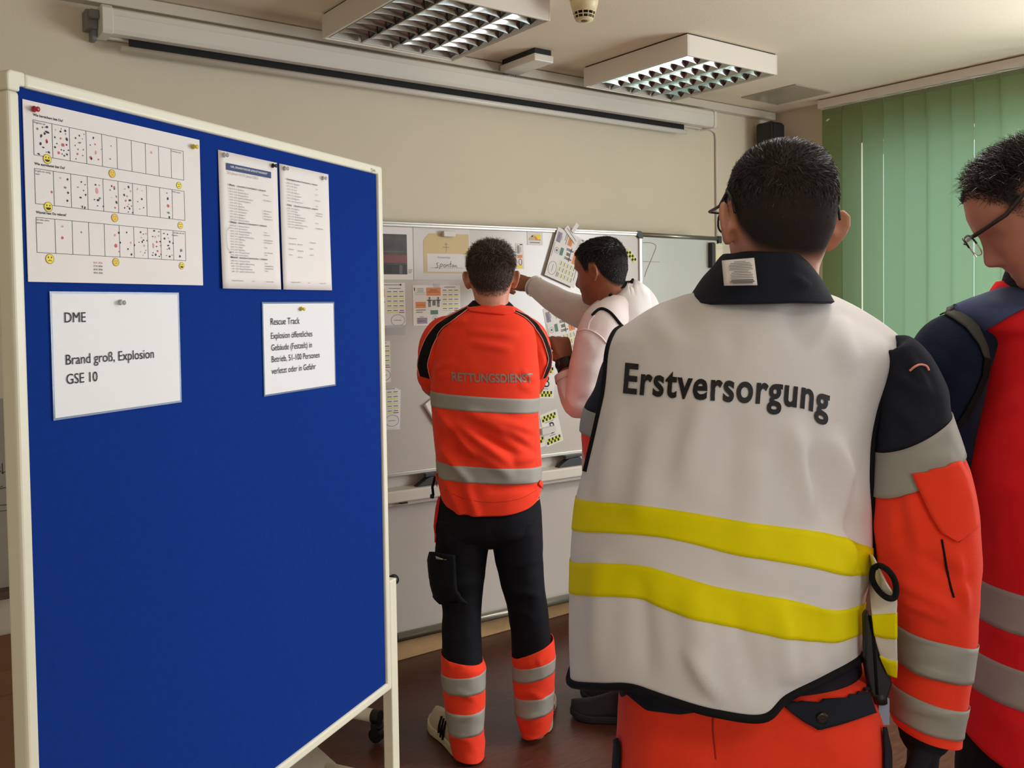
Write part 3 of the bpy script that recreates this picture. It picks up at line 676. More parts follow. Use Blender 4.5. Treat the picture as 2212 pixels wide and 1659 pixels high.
# the survey chart
p = pinned('survey_chart', 'landscape survey sheet of three dotted scales with small yellow faces', 'chart', 0.034, 1.552)
sheet(p, 0.425, 0.308, y0=-0.0012, y1=0)
m = MB(); cols = [0.0187, 0.0567, 0.0930, 0.1293, 0.1650, 0.2005, 0.2362, 0.2718, 0.3068, 0.3408, 0.3755]
for za, zb_ in ((0.2170, 0.2765), (0.1340, 0.1940), (0.0505, 0.1105)):
    for x in cols: rect(m, x - 0.0004, za, x + 0.0004, zb_, y=-0.0016)
    for z in (za, zb_): rect(m, cols[0], z - 0.0004, cols[-1], z + 0.0004, y=-0.0016)
m.obj('scale_grid', [M_INK], p)
m = MB()
for z, s in ((0.2835, 'Wie bereichert bist Du?'), (0.2005, 'Wie ausgelastet bist Du?'), (0.1175, 'Wieviel hast Du gelernt?')): put_text(m, s, 0.019, z, 0.0062, y=-0.0016, bold=0.00012)
for x, z, s in ((0.0198, 0.2715, 'Möglichst viel'), (0.342, 0.271, 'Überhaupt nicht'), (0.0198, 0.189, 'Es geht mir richtig'), (0.0198, 0.184, 'super'), (0.342, 0.1885, 'Nicht so gut'),
                (0.0198, 0.1055, 'Ich habe nichts'), (0.0198, 0.1005, 'gelernt'), (0.342, 0.105, 'Ich habe sehr viel'), (0.342, 0.100, 'gelernt')): put_text(m, s, x, z, 0.0042, y=-0.0016)
for k in range(4): put_text(m, '2%d.01.2026' % (6 + k), 0.137, 0.036 - k*0.0062, 0.0048, y=-0.0016, mi=1 if k == 0 else 0)
m.obj('print', [M_INK, M_REDINK], p)
MARKS = "g269,2638,20,20 k374,2682,14,12 k425,2691,10,9 k463,2703,24,20 k465,2614,48,20 k413,2579,24,20 k339,2528,22,32 r450,2453,24,44 k450,2446,17,23 k322,2392,24,29 k375,2337,24,12 k435,2263,10,9 k486,2268,24,20 k282,2208,30,14 p638,2685,14,12 k742,2673,18,21 y761,2721,12,10 k842,2701,21,21 y847,2647,9,18 k620,2550,16,19 r738,2549,21,18 k868,2556,23,30 k657,2448,14,12 r783,2443,34,33 k861,2457,16,18 k617,2378,23,19 k748,2351,14,12 k801,2347,14,12 k899,2367,16,13 r690,2291,23,24 k760,2279,12,10 k806,2255,18,15 k864,2289,18,19 k1145,2667,15,17 k1251,2707,11,9 k1061,2611,15,18 y1211,2618,19,6 g1146,2538,33,15 k1045,2474,11,14 y1105,2413,15,15 y1223,2426,11,14 r1092,2328,20,20 k1206,2318,13,11 k1056,2236,13,11 k1457,2679,17,22 k1381,2534,13,11 r1492,2564,19,15 y1638,2497,27,5 p1504,2416,19,34 r1383,2306,27,31 k1397,2293,21,25 r1559,2296,17,19 k1863,2593,12,9 y1836,2346,18,14 p2875,2621,22,25 p708,1853,19,16 k859,1845,20,19 g806,1693,25,18 k863,1609,20,22 k1157,1835,15,15 k1239,1796,13,11 g1078,1732,17,14 k1204,1687,13,11 k1245,1612,17,20 k1130,1551,22,18 k1475,1821,21,17 p1565,1822,17,14 p1504,1709,31,54 k1852,1841,16,22 r1913,1825,18,25 k1914,1793,18,14 y1813,1763,14,16 y1957,1656,12,22 k2263,1871,19,24 p2168,1822,19,14 p2313,1798,17,19 p2483,1855,13,23 k2600,1838,13,5 k3264,1862,14,10 r521,1583,17,26 k840,1466,20,21 k1163,1390,13,23 k1219,1380,15,24 k1523,1545,31,22 g1566,1583,23,22 k1441,1547,15,12 k1507,1439,13,11 k1643,1441,16,16 k1957,1548,22,29 r1921,1442,18,21 y1838,1627,8,6 k2148,1707,19,27 p2223,1690,21,16 r2185,1599,19,21 k2285,1618,34,18 k2255,1539,10,8 r2229,1495,19,14 k2323,1509,13,10 k2153,1461,12,18 k2273,1459,17,23 k2242,1392,13,10 k2350,1387,17,13 k2590,1673,19,26 k2485,1614,13,10 k2531,1475,11,8 k2629,1509,11,15 k3286,1755,23,29 r3288,1609,30,31 g3294,1471,37,19 k3314,1378,21,26 p723,1000,21,18 r715,800,25,27 g1125,926,15,18 p1897,925,18,24 k1993,975,20,21 k2021,793,16,19 r1912,728,34,35 k1980,620,12,10 k2184,996,15,18 p2281,805,15,21 k2370,763,17,18 k2206,679,17,19 k2288,580,17,23 k2534,1024,17,20 k2606,993,13,10 p2676,1004,15,18 p2556,919,17,13 k2604,873,20,15 k2573,839,19,20 k2693,869,15,12 k2489,826,13,10 p2622,766,17,23 k2660,675,11,8 k2632,626,15,12 y2523,643,11,8 y2581,577,11,8 k2892,1077,25,18 k3017,1066,14,10 k2848,958,16,12 p2917,956,20,18 p3012,982,14,17 r2956,858,18,22 k3044,870,16,18 p2862,786,22,53 k2944,769,18,13 k3052,792,11,8 r2969,679,18,23 k2848,639,13,10 k2832,586,18,13 k2915,603,20,23 k3011,575,18,13 k3057,616,14,17 k3152,1042,18,13 k3253,1031,14,17 y3383,1023,14,10 k3165,941,21,22 k3271,955,9,7 k3305,884,19,24 k3398,859,19,17 k3261,805,26,19 y3291,746,21,24 k3233,726,12,8 k3210,599,12,8 k3297,585,23,20 k3359,615,12,9 g3625,724,31,28 k3585,601,22,24"
m = MB(); random.seed(11); ci = dict(k=0, r=1, p=2, g=3, y=4)
for k, s in enumerate(MARKS.split()):
    a, b, c, d = [int(q) / 1e4 for q in s[1:].split(',')]
    blot(m, a, b - 0.0012, c, d, y=-0.0016 - 0.000002*k, mi=ci[s[0]], n=9, rot=random.uniform(-0.3, 0.3), rough=0.18)
m.obj('marker_dots', [mat('navy_marker', (44, 44, 62), 0.7), M_REDINK, M_PINKINK, M_GREENINK, M_GINK], p)
def face_disc(par, x, z, r, mood):
    """a plain round yellow mood face: 1 happy, 0 blank, -1 sad"""
    m = MB(); y = -0.0021
    blot(m, x, z, r, r, y=y, mi=0 if mood else 1, n=28); ring(m, x, z, r*0.97, r*0.97, r*0.09, y=y - 0.0001, mi=2, n=28)
    if mood:
        for s in (-1, 1): blot(m, x + s*r*0.36, z + r*0.3, r*0.12, r*0.2, y=y - 0.0002, mi=3)
    if mood == 1:
        pts = [(x + r*0.62*math.cos(q), z - r*0.12 + r*0.5*math.sin(q)) for q in [-PI*k/10 for k in range(11)]]
        m.add([(a, y - 0.0002, b) for a, b in pts], [tuple(range(11))], 3)
    elif mood == -1:
        line(m, [(x + r*0.42*math.cos(q), z - r*0.55 + r*0.26*math.sin(q)) for q in [0.3 + (PI - 0.6)*k/8 for k in range(9)]], r*0.13, y - 0.0002, 3)
    else:
        for s in (-1, 1): blot(m, x + s*r*0.34, z + r*0.25, r*0.09, r*0.13, y=y - 0.0002, mi=2)
        line(m, [(x - r*0.3, z - r*0.35), (x + r*0.3, z - r*0.3)], r*0.08, y - 0.0002, 2)
    return m.obj('mood_face', [M_YELLOW, M_GOLD, mat('olive_line', (120, 104, 30), 0.7), M_INK], par)
for x, z, r, mo in ((0.0445, 0.2135, 0.0082, 1), (0.1867, 0.2065, 0.0076, 0), (0.3605, 0.2045, 0.0070, -1), (0.0437, 0.1305, 0.0085, 1), (0.190, 0.1238, 0.0076, 0), (0.3617, 0.1225, 0.0070, -1),
                    (0.0437, 0.0405, 0.0085, -1), (0.1898, 0.0405, 0.0076, 0), (0.3625, 0.0395, 0.0072, 1)): face_disc(p, x, z, r, mo)

# the two timetable sheets
DAYS = ['Montag', 'Dienstag', 'Mittwoch', 'Donnerstag', 'Freitag']
def day_block(m, z, day, n, x0=0.030, dz=0.0072):
    put_text(m, day, x0, z, 0.0058, y=-0.0052, bold=0.00015); put_text(m, 'Rettungsdienst, 8. Unterrichtseinheit u. 1. Abendeinheit', x0 + 0.028, z, 0.0050, y=-0.0052, bold=0.0001, xs=0.88)
    rnd = random.Random(len(day) * 7 + n)
    W1 = ['Begrüßung', 'Pause', 'Einführung', 'Übung', 'Mittagspause', 'Lagebild und Raumordnung', 'Planspiel Einsatzleitung', 'Führung im Einsatz', 'Kommunikation', 'Nachbesprechung']
    for k in range(n):
        zz = z - (k + 1.25) * dz
        put_text(m, '%02d:%02d - %02d:%02d' % (8 + k, 15*(k % 4), 9 + k, 15*((k + 1) % 4)), x0, zz, 0.0045, y=-0.0052, mi=1)
        put_text(m, W1[rnd.randrange(10)], x0 + 0.028, zz, 0.0047, y=-0.0052, mi=1)
        if rnd.random() < 0.55: put_text(m, rnd.choice(['Lehrgangsleitung', 'Team', 'Referenten', 'Alle Teilnehmer']), x0 + 0.118, zz - 0.002, 0.0045, y=-0.0052, mi=1)
    return z - (n + 2.4) * dz
for idx, (px_, lab) in enumerate(((0.516, 'portrait timetable sheet with a navy title bar'), (0.731, 'portrait timetable sheet without title bar, beside the one with navy bar'))):
    p = pinned('timetable_sheet', lab, 'timetable', px_, 1.546, 'timetable sheets on the pinboard')
    curl_sheet(p, 0.206, 0.302, amp=0.004)
    m = MB()
    if idx == 0:
        rect(m, 0.024, 0.262, 0.180, 0.277, y=-0.0035, mi=2)
        put_text(m, 'KURS „ORGANISATORISCHER LEITER RETTUNGSDIENST“', 0.036, 0.2685, 0.0062, y=-0.0040, mi=3, bold=0.0001, xs=0.82)
        put_text(m, '26. Januar bis 30. Januar 2026', 0.027, 0.2535, 0.0088, y=-0.0042, mi=4)
        z = day_block(m, 0.228, DAYS[0], 12, dz=0.0062); z = day_block(m, 0.146, DAYS[1], 12, dz=0.0059); z = day_block(m, 0.068, DAYS[2], 5, dz=0.0059)
        line(m, [(0.029, 0.137), (0.018, 0.128), (0.016, 0.110), (0.019, 0.090), (0.028, 0.080)], 0.0008, -0.0055, 1); blot(m, 0.028, 0.080, 0.0016, 0.0018, -0.0056, 0)
    else:
        z = day_block(m, 0.266, DAYS[3], 7, 0.024, dz=0.0072); z = day_block(m, 0.204, DAYS[4], 8, 0.024, dz=0.0064)
        for k, s in enumerate(('Ansprechpartner:', 'Seminarleitung:', 'Dozenten:', 'Termin:')): put_text(m, s, 0.026, 0.124 - k*0.0135, 0.0046, y=-0.0052, mi=1)
        for k in range(6): put_text(m, ['Lehrgangsteam', 'Büro Nord', 'Ausbilder', 'Einsatzkräfte', 'Leitstelle', 'siehe oben'][k], 0.062 if k % 2 else 0.112, 0.118 - k*0.0078, 0.0045, y=-0.0052, mi=1)
    put_text(m, 'Lehrgang Rettungsdienst', 0.03, 0.017, 0.004, y=-0.0058, mi=1); put_text(m, 'Seite %d' % (idx + 1), 0.10, 0.0165, 0.004, y=-0.0058, mi=1); put_text(m, 'Stand Januar 2026', 0.150, 0.0162, 0.0038, y=-0.0058, mi=1)
    m.obj('print', [M_INK, M_GINK, M_NAVYINK, M_PAPER, mat('pale_grey_ink', (178, 176, 172), 0.7)], p)
# the two laminated notices
def notice(label, x, z, w, h, lines, rot=0.0):
    p = pinned('laminated_notice', label, 'notice', x, z, 'laminated notices on the pinboard', -0.002, rot)
    sheet(p, w, h, mat('glossy_paper', (232, 232, 232), 0.5), y0=-0.001, y1=0)
    MB().box((-0.004, -0.0012, -0.004), (w + 0.004, -0.0006, 0)).box((-0.004, -0.0012, h), (w + 0.004, -0.0006, h + 0.004)).box((-0.004, -0.0012, 0), (0, -0.0006, h)).box((w, -0.0012, 0), (w + 0.004, -0.0006, h)).obj('laminate', mat('laminate_edge', (150, 165, 196), 0.12, alpha=0.5), p)
    for s, a, b, sz in lines:
        m = MB(); put_text(m, s, a, b, sz, y=-0.0024, xs=0.90); m.obj('lettering', [M_INK], p)
notice('large laminated notice reading DME and an explosion alarm keyword', 0.079, 1.314, 0.303, 0.218,
       [('DME', 0.023, 0.167, 0.0262), ('Brand groß, Explosion', 0.023, 0.092, 0.0262), ('GSE 10', 0.0235, 0.0575, 0.0262)])
notice('smaller laminated notice about Rescue Track with five lines of writing', 0.657, 1.299, 0.290, 0.213,
       [('Rescue Track', 0.024, 0.163, 0.0232), ('Explosion öffentliches', 0.0245, 0.130, 0.0212), ('Gebäude (Festzelt) in', 0.025, 0.102, 0.0212), ('Betrieb, 51-100 Personen', 0.025, 0.0745, 0.0212), ('verletzt oder in Gefahr', 0.025, 0.0465, 0.0212)])
pin('red push pin in the survey sheet corner', 0.0534, 1.8466, mat('red_pin', (176, 40, 56), 0.35))
pin('yellow push pin in the survey sheet corner', 0.4376, 1.8425, mat('yellow_pin', (214, 196, 60), 0.35))
pin('clear push pin at the top of the timetable with navy bar', 0.532, 1.839, M_CLEAR)
pin('black push pin at the top of the timetable with navy bar', 0.7033, 1.839, M_BLACK)
pin('clear push pin in the inner corner of the timetable without bar', 0.7478, 1.8384, M_CLEAR)
pin('clear push pin in the outer corner of the timetable without bar', 0.9083, 1.8348, M_CLEAR)
pin('clear push pin at the top of the DME notice', 0.2301, 1.5166, M_CLEAR)
pin('yellow push pin at the top of the Rescue Track notice', 0.8026, 1.4991, MATS['yellow_pin'])
# ------------------------------------------------------------------ people: building kit
HR = V((CR.x, CR.y, 0)).normalized(); HD = V((FW.x, FW.y, 0)).normalized(); UP = V((0, 0, 1))
def W(px, py, d):
    """the world point d metres in front of the viewpoint along a line of sight"""
    return EYE + (FW + CR * ((px - CX) / F_PX) - CU * ((py - CY) / F_PX)) * d
def to_px(P):
    """numpy (n,3) -> px, py"""
    D = np.asarray(P) - np.array(EYE); z = D @ np.array(FW)
    return CX + F_PX * (D @ np.array(CR)) / z, CY - F_PX * (D @ np.array(CU)) / z
def crom(P, k):
    """Catmull-Rom through the rows of P, k steps per span"""
    P = np.asarray(P, float); n = len(P); out = []
    for i in range(n - 1):
        a, b, c, d = P[max(i-1, 0)], P[i], P[i+1], P[min(i+2, n-1)]
        for j in range(k):
            t = j / k
            out.append(0.5 * (2*b + (c - a)*t + (2*a - 5*b + 4*c - d)*t*t + (3*b - a - 3*c + d)*t**3))
    out.append(P[-1]); return np.array(out)
def grid_normals(G, closed):
    du = (np.roll(G, -1, 1) - np.roll(G, 1, 1)) if closed else np.gradient(G, axis=1)
    dv = np.gradient(G, axis=0); N = np.cross(du, dv)
    return N / np.maximum(np.linalg.norm(N, axis=2, keepdims=True), 1e-9)
def vnoise(P, s, seed=0):
    from mathutils import noise
    return np.array([noise.noise(V(p) * s + V((seed, seed * 1.7, 0))) for p in P.reshape(-1, 3)]).reshape(P.shape[:-1])
def add_folds(G, N, folds, amp_noise=0.0, nscale=9.0, seed=0, face_only=True):
    """push a cloth grid along its normals: folds are ridges (x0,y0,x1,y1,width,height_mm) as seen from the photograph's side"""
    px, py = to_px(G.reshape(-1, 3)); px = px.reshape(G.shape[:2]); py = py.reshape(G.shape[:2])
    fac = np.clip(-(N @ np.array(HD)) * 1.5, 0, 1) if face_only else 1.0
    D = np.zeros(G.shape[:2])
    for x0, y0, x1, y1, w, h in folds:
        dx, dy = x1 - x0, y1 - y0; L = math.hypot(dx, dy)
        u = ((px - x0)*dx + (py - y0)*dy) / L / L; v = ((px - x0)*dy - (py - y0)*dx) / L
        t = np.clip(1 - np.abs(2*u - 1)**3, 0, 1)
        D += h / 1000 * t * np.exp(-(v / w)**2)
    D = D * fac
    if amp_noise: D = D + amp_noise * vnoise(G, nscale, seed) + amp_noise * 0.5 * vnoise(G, nscale * 2.3, seed + 5)
    return G + N * D[..., None]
def loft(rows, d0, k=6, n=72, folds=(), amp=0.0, ns=9.0, seed=0, yaw=0.0, power=2.3):
    """closed cloth or body tube; rows of (xl, yl, xr, yr, dd, half_depth) silhouettes in the photograph at distance d0 + dd"""
    C = []; A = []; B = []
    R = (HR * math.cos(yaw) + HD * math.sin(yaw)); Dv = (HD * math.cos(yaw) - HR * math.sin(yaw))
    for xl, yl, xr, yr, dd, b in rows:
        l, r = W(xl, yl, d0 + dd), W(xr, yr, d0 + dd); C.append((l + r) / 2)
        v = (r - l) / 2; h = V((v.x, v.y, 0)).length
        k_ = h / math.sqrt(math.cos(yaw)**2 + (b / max(h, 1e-6) * math.sin(yaw))**2)
        A.append(R * k_ + UP * v.z); B.append(Dv * b)
    C, A, B = (crom(np.array([tuple(x) for x in q]), k) for q in (C, A, B))
    th = np.linspace(0, 2*PI, n, endpoint=False); e = 2 / power
    ca = np.sign(np.cos(th)) * np.abs(np.cos(th))**e; sa = np.sign(np.sin(th)) * np.abs(np.sin(th))**e
    G = C[:, None] + A[:, None] * ca[None, :, None] + B[:, None] * sa[None, :, None]
    N = grid_normals(G, True)
    if ((N * (G - C[:, None])).sum(2)).mean() < 0: N = -N
    if folds or amp: G = add_folds(G, N, folds, amp, ns, seed); N2 = grid_normals(G, True); N = N2 * np.sign((N2 * N).sum(2, keepdims=True))
    return G, N
def limb(pts, radii, k=6, n=40, folds=(), amp=0.0, ns=10.0, seed=0, flat=1.0):
    """round tube through world points"""
    P = crom(np.array([tuple(p) for p in pts]), k); r = crom(np.array(radii, float)[:, None], k)[:, 0]
    T = np.gradient(P, axis=0); T /= np.linalg.norm(T, axis=1, keepdims=True)
    N0 = np.array((0.3, 0.2, 1.0)) if abs(T[0][2]) < 0.9 else np.array((1.0, 0.2, 0)); rows = []; Nv = N0
    for i in range(len(P)):
        Nv = Nv - T[i] * (Nv @ T[i]); Nv = Nv / np.linalg.norm(Nv); Bv = np.cross(T[i], Nv)
        th = np.linspace(0, 2*PI, n, endpoint=False)
        rows.append(P[i] + r[i] * (np.cos(th)[:, None] * Nv * flat + np.sin(th)[:, None] * Bv))
    G = np.array(rows); N = grid_normals(G, True)
    if ((N * (G - P[:, None])).sum(2)).mean() < 0: N = -N
    if folds or amp: G = add_folds(G, N, folds, amp, ns, seed); N2 = grid_normals(G, True); N = N2 * np.sign((N2 * N).sum(2, keepdims=True))
    return G, N
def grid_mb(G, closed=True, cap=True, mb=None):
    mb = mb or MB(); k, n = G.shape[:2]; b = len(mb.v)
    mb.v += [tuple(p) for p in G.reshape(-1, 3)]; m = n if closed else n - 1
    f = [(b + i*n + j, b + i*n + (j+1) % n, b + (i+1)*n + (j+1) % n, b + (i+1)*n + j) for i in range(k-1) for j in range(m)]
    if closed and cap: f += [tuple(b + j for j in range(n-1, -1, -1)), tuple(b + (k-1)*n + j for j in range(n))]
    mb.f += f; mb.m += [0] * len(f); return mb
def cloth(name, G, m, par, closed=True, cap=True, solid=0.0, subsurf=0):
    return grid_mb(G, closed, cap).obj(name, m, par, smooth=True, solid=solid, subsurf=subsurf)
def band(name, G, N, i0, i1, m, par, off=0.0016, closed=True, solid=0.0012):
    """a strip sewn on a cloth grid between two of its rows"""
    return grid_mb(G[i0:i1+1] + N[i0:i1+1] * off, closed, False).obj(name, m, par, smooth=True, solid=solid)
def bvh_of(*grids, closed=True):
    vs, fs = [], []
    for G in grids:
        b = len(vs); k, n = G.shape[:2]; vs += [V(p) for p in G.reshape(-1, 3)]; m = n if closed else n - 1
        fs += [(b + i*n + j, b + i*n + (j+1) % n, b + (i+1)*n + (j+1) % n, b + (i+1)*n + j) for i in range(k-1) for j in range(m)]
    return BVHTree.FromPolygons(vs, fs)
def on_cloth(bvh, px, py, off, dflt):
    d = (FW + CR * ((px - CX) / F_PX) - CU * ((py - CY) / F_PX))
    hit, nr, i, dist = bvh.ray_cast(EYE, d.normalized())
    if hit is None:
        p = W(px, py, dflt); hit, nr, i, dist = bvh.find_nearest(p)
        if (nr.dot(p - hit)) < 0: nr = -nr
        return hit + nr * off
    if nr.dot(d) > 0: nr = -nr
    return hit + nr * off
def patch(name, left, right, bvh, m, par, off=0.002, nu=8, nv=24, dflt=3.0, solid=0.001):
    """a piece of cloth sewn on: the ruled area between two polylines, laid on the garment below"""
    def res(P):
        P = np.array(P, float); s = np.r_[0, np.cumsum(np.linalg.norm(np.diff(P, axis=0), axis=1))]
        q = np.linspace(0, s[-1], nv + 1); return np.c_[np.interp(q, s, P[:, 0]), np.interp(q, s, P[:, 1])]
    L, R = res(left), res(right)
    G = np.array([[tuple(on_cloth(bvh, *(L[i]*(1 - u) + R[i]*u), off, dflt)) for u in np.linspace(0, 1, nu + 1)] for i in range(nv + 1)])
    return grid_mb(G, False).obj(name, m, par, smooth=True, solid=solid)
def cord(name, pts, bvh, m, par, rad=0.002, dflt=3.0, n=40, off=0.0005):
    """piping or a seam laid on a garment"""
    P = np.array(pts, float); P = crom(P, max(2, n // (len(P) - 1)))
    return MB().tube([on_cloth(bvh, a, b, off, dflt) for a, b in P], rad, 6).obj(name, m, par, smooth=True)
def letters_on(name, body, bvh, m, par, base, height, off=0.0025, dflt=1.3, bold=0.0, shear=0.0, spacing=1.0, up=None, edge=None):
    """printed letters: the text fills the px polyline `base`, letters `height` px tall"""
    vs, fs = text_mesh(body, 1.0, bold=bold, shear=shear, spacing=spacing, res=6)
    me = bpy.data.meshes.new('t'); me.from_pydata(vs, [], fs); bm = bmesh.new(); bm.from_mesh(me); bpy.data.meshes.remove(me)
    for _ in range(3):
        es = [e for e in bm.edges if e.calc_length() > 0.12]
        if es: bmesh.ops.subdivide_edges(bm, edges=es, cuts=1)
        bmesh.ops.triangulate(bm, faces=bm.faces)
    X = [v.co.x for v in bm.verts]; x0, x1 = min(X), max(X)
    cap = 0.70
    P = np.array(base, float); s = np.r_[0, np.cumsum(np.linalg.norm(np.diff(P, axis=0), axis=1))]
    up = V(up or (0, -1))
    for v in bm.verts:
        q = (v.co.x - x0) / (x1 - x0) * s[-1]; z = v.co.y / cap * height
        v.co = on_cloth(bvh, np.interp(q, s, P[:, 0]) + up.x * z, np.interp(q, s, P[:, 1]) + up.y * z, off, dflt)
    me = bpy.data.meshes.new(name); bm.to_mesh(me); bm.free(); me.materials.append(m)
    o = bpy.data.objects.new(name, me); COL.objects.link(o); o.parent = par; return o

# ---- heads, hands, whole bodies (one voxel-joined surface each)
FRONT = [(0.1285, 0.004), (0.124, 0.034), (0.112, 0.060), (0.09, 0.083), (0.06, 0.096), (0.035, 0.099), (0.02, 0.094), (0.0, 0.091), (-0.03, 0.091), (-0.05, 0.0925), (-0.065, 0.0895), (-0.085, 0.091), (-0.1, 0.084), (-0.112, 0.066), (-0.117, 0.04)]
BACK = [(0.1285, 0.004), (0.124, 0.045), (0.11, 0.071), (0.08, 0.093), (0.045, 0.100), (0.0, 0.096), (-0.03, 0.083), (-0.06, 0.064), (-0.085, 0.042), (-0.1, 0.012), (-0.117, -0.02)]
SIDE = [(0.1285, 0.003), (0.124, 0.031), (0.112, 0.052), (0.09, 0.067), (0.05, 0.0765), (0.02, 0.0755), (0.0, 0.073), (-0.03, 0.064), (-0.06, 0.057), (-0.085, 0.047), (-0.105, 0.034), (-0.117, 0.022)]
def _ip(T, z): T = sorted(T); return np.interp(z, [a for a, b in T], [b for a, b in T])
def head_grid(wide=1.0, nose=1.0):
    """local head: x to its right, y to the face, z up, origin between the ears"""
    z = np.r_[np.linspace(-0.117, 0.09, 74), 0.1285 - 0.0385 * (np.linspace(1, 0, 22)[1:])**1.8]
    th = np.linspace(0, 2*PI, 150, endpoint=False); Z, T = np.meshgrid(z, th, indexing='ij')
    a, b, s = _ip(FRONT, Z), _ip(BACK, Z), _ip(SIDE, Z) * wide
    c, sn = np.cos(T), np.sin(T); e = 2 / 2.25
    X = np.sign(c) * np.abs(c)**e * s; Y = np.sign(sn) * np.abs(sn)**e * np.where(sn > 0, a, b)
    def g(x0, z0, sx, sz, h): return h * np.exp(-((X - x0)/sx)**2 - ((Z - z0)/sz)**2) * (Y > 0)
    d = np.zeros_like(X)
    nz = np.interp(Z, [-0.048, -0.042, -0.034, -0.026, -0.015, 0.0, 0.018, 0.03], [0, 0.010, 0.024, 0.027, 0.022, 0.013, 0.004, 0]) * nose
    nw = np.interp(Z, [-0.05, -0.035, -0.02, 0.02], [0.016, 0.0155, 0.011, 0.009])
    d += nz * np.exp(-(X / nw)**2) * (Y > 0)
    for q in (-1, 1):
        d += g(q*0.033, 0.010, 0.016, 0.011, -0.012) + g(q*0.033, 0.009, 0.011, 0.008, 0.0055) + g(q*0.033, 0.031, 0.022, 0.007, 0.0035)
        d += g(q*0.042, -0.028, 0.018, 0.016, 0.004) + g(q*0.016, -0.037, 0.006, 0.006, 0.004)
    d += g(0, -0.055, 0.022, 0.0055, 0.004) + g(0, -0.068, 0.020, 0.006, 0.004) + g(0, -0.0612, 0.024, 0.0022, -0.004) + g(0, -0.094, 0.017, 0.011, 0.005)
    Y = Y + d
    return np.stack([X, Y, Z], -1)
def ear_mb(mb, M, side, out=0.5):
    """an ear: rim, inner fold and lobe, standing off the head"""
    B = M @ Matrix.Translation((side * 0.0725, -0.004, -0.002)) @ Matrix.Scale(0.84, 4) @ Matrix.Rotation(side * out, 4, 'Z') @ Matrix.Rotation(0.18, 4, 'X')
    P = lambda y, z, x=0.0: B @ V((side * x, -y, z))
    rim = [(0.000, 0.012, 0.006), (-0.008, 0.026, 0.010), (0.002, 0.037, 0.013), (0.014, 0.039, 0.014), (0.024, 0.032, 0.015), (0.028, 0.018, 0.014), (0.025, 0.002, 0.012), (0.018, -0.012, 0.010), (0.010, -0.022, 0.008), (0.003, -0.028, 0.006), (-0.003, -0.022, 0.004)]
    mb.tube([P(*p) for p in rim], [0.004, 0.0045, 0.005, 0.0052, 0.0052, 0.0050, 0.0048, 0.005, 0.0062, 0.0062, 0.005], 10)
    rows = []
    for k in range(len(rim)):
        y, z, x = rim[k]; rows.append([P(0.008 + (y - 0.008)*u, 0.006 + (z - 0.006)*u, 0.003 + (x - 0.003) * u**1.5) for u in (0.0, 0.35, 0.7, 1.0)])
    back = [[p - (B.to_3x3() @ V((side * 0.005, 0, 0))) for p in r] for r in rows]
    k0 = len(mb.v); n = len(rim)
    mb.grid(rows); mb.grid(back)
    mb.tube([P(0.006, 0.0, -0.004), P(0.008, 0.006, 0.006)], [0.013, 0.010], 12)
def tube_mb(mb, pts, radii, k=5, n=24, flat=1.0):
    G, N = limb(pts, radii, k, n, flat=flat); grid_mb(G, mb=mb)
    for i in (0, -1):                                        # rounded ends
        c = V(G[i].mean(0)); r = radii[0] if i == 0 else radii[-1]; ball(mb, c, r * 0.98)
def ball(mb, c, r, sx=1.0, sy=1.0, sz=1.0, M=None, n=20):
    rows = []
    for i in range(n // 2 + 1):
        a = -PI/2 + PI * i / (n // 2); q = [V((r*sx*max(math.cos(a), 1e-3)*math.cos(2*PI*j/n), r*sy*max(math.cos(a), 1e-3)*math.sin(2*PI*j/n), r*sz*math.sin(a))) for j in range(n)]
        rows.append([(c + ((M @ v) if M else v)) for v in q])
    grid_mb(np.array([[tuple(v) for v in r_] for r_ in rows]), mb=mb)
def hand_mb(mb, wrist, aim, palm, side=1, curl=0.5, s=1.0, thumb=0.6, spread=1.0):
    """palm and five bent fingers; aim runs from wrist to knuckles, palm is the way the palm looks"""
    a = V(aim).normalized(); p = (V(palm) - a * V(palm).dot(a)).normalized(); x = a.cross(p) * side
    M = Matrix((x, a, p)).transposed()
    def Q(u, v, w): return V(wrist) + M @ (V((u, v, w)) * s)
    rows = []
    for v, hw, ht in ((-0.02, 0.026, 0.020), (0.01, 0.031, 0.019), (0.045, 0.040, 0.017), (0.075, 0.042, 0.015), (0.092, 0.040, 0.012)):
        rows.append([tuple(Q(hw*math.copysign(abs(math.cos(q))**0.8, math.cos(q)), v, ht*math.copysign(abs(math.sin(q))**0.8, math.sin(q)))) for q in np.linspace(0, 2*PI, 20, endpoint=False)])
    grid_mb(np.array(rows), mb=mb)
    for u, L, r, sp, cu in ((-0.031, 0.078, 0.0088, -0.10, 0.95), (-0.010, 0.088, 0.0092, -0.02, 1.0), (0.011, 0.082, 0.0088, 0.05, 1.06), (0.030, 0.064, 0.0078, 0.13, 1.15)):
        q = V((u, 0.086, 0.0)); ang = 0.0; pts = [q.copy()]
        for seg, bend in ((0.45, 0.9), (0.30, 1.25), (0.25, 0.8)):
            ang += curl * bend * cu; d = V((math.sin(sp * spread) * math.cos(ang), math.cos(ang), math.sin(ang)))
            q = q + d * L * seg; pts.append(q.copy())
        tube_mb(mb, [Q(*v) for v in pts], [r*1.08*s, r*s, r*0.95*s, r*0.78*s], 4, 14)
    t = [V((-0.024, 0.018, 0.006)), V((-0.043, 0.042, 0.016 + 0.01*thumb)), V((-0.045 + 0.012*thumb, 0.070, 0.024 + 0.018*thumb)), V((-0.036 + 0.026*thumb, 0.092, 0.028 + 0.022*thumb))]
    tube_mb(mb, [Q(*v) for v in t], [0.0145*s, 0.0118*s, 0.0098*s, 0.0078*s], 4, 14)
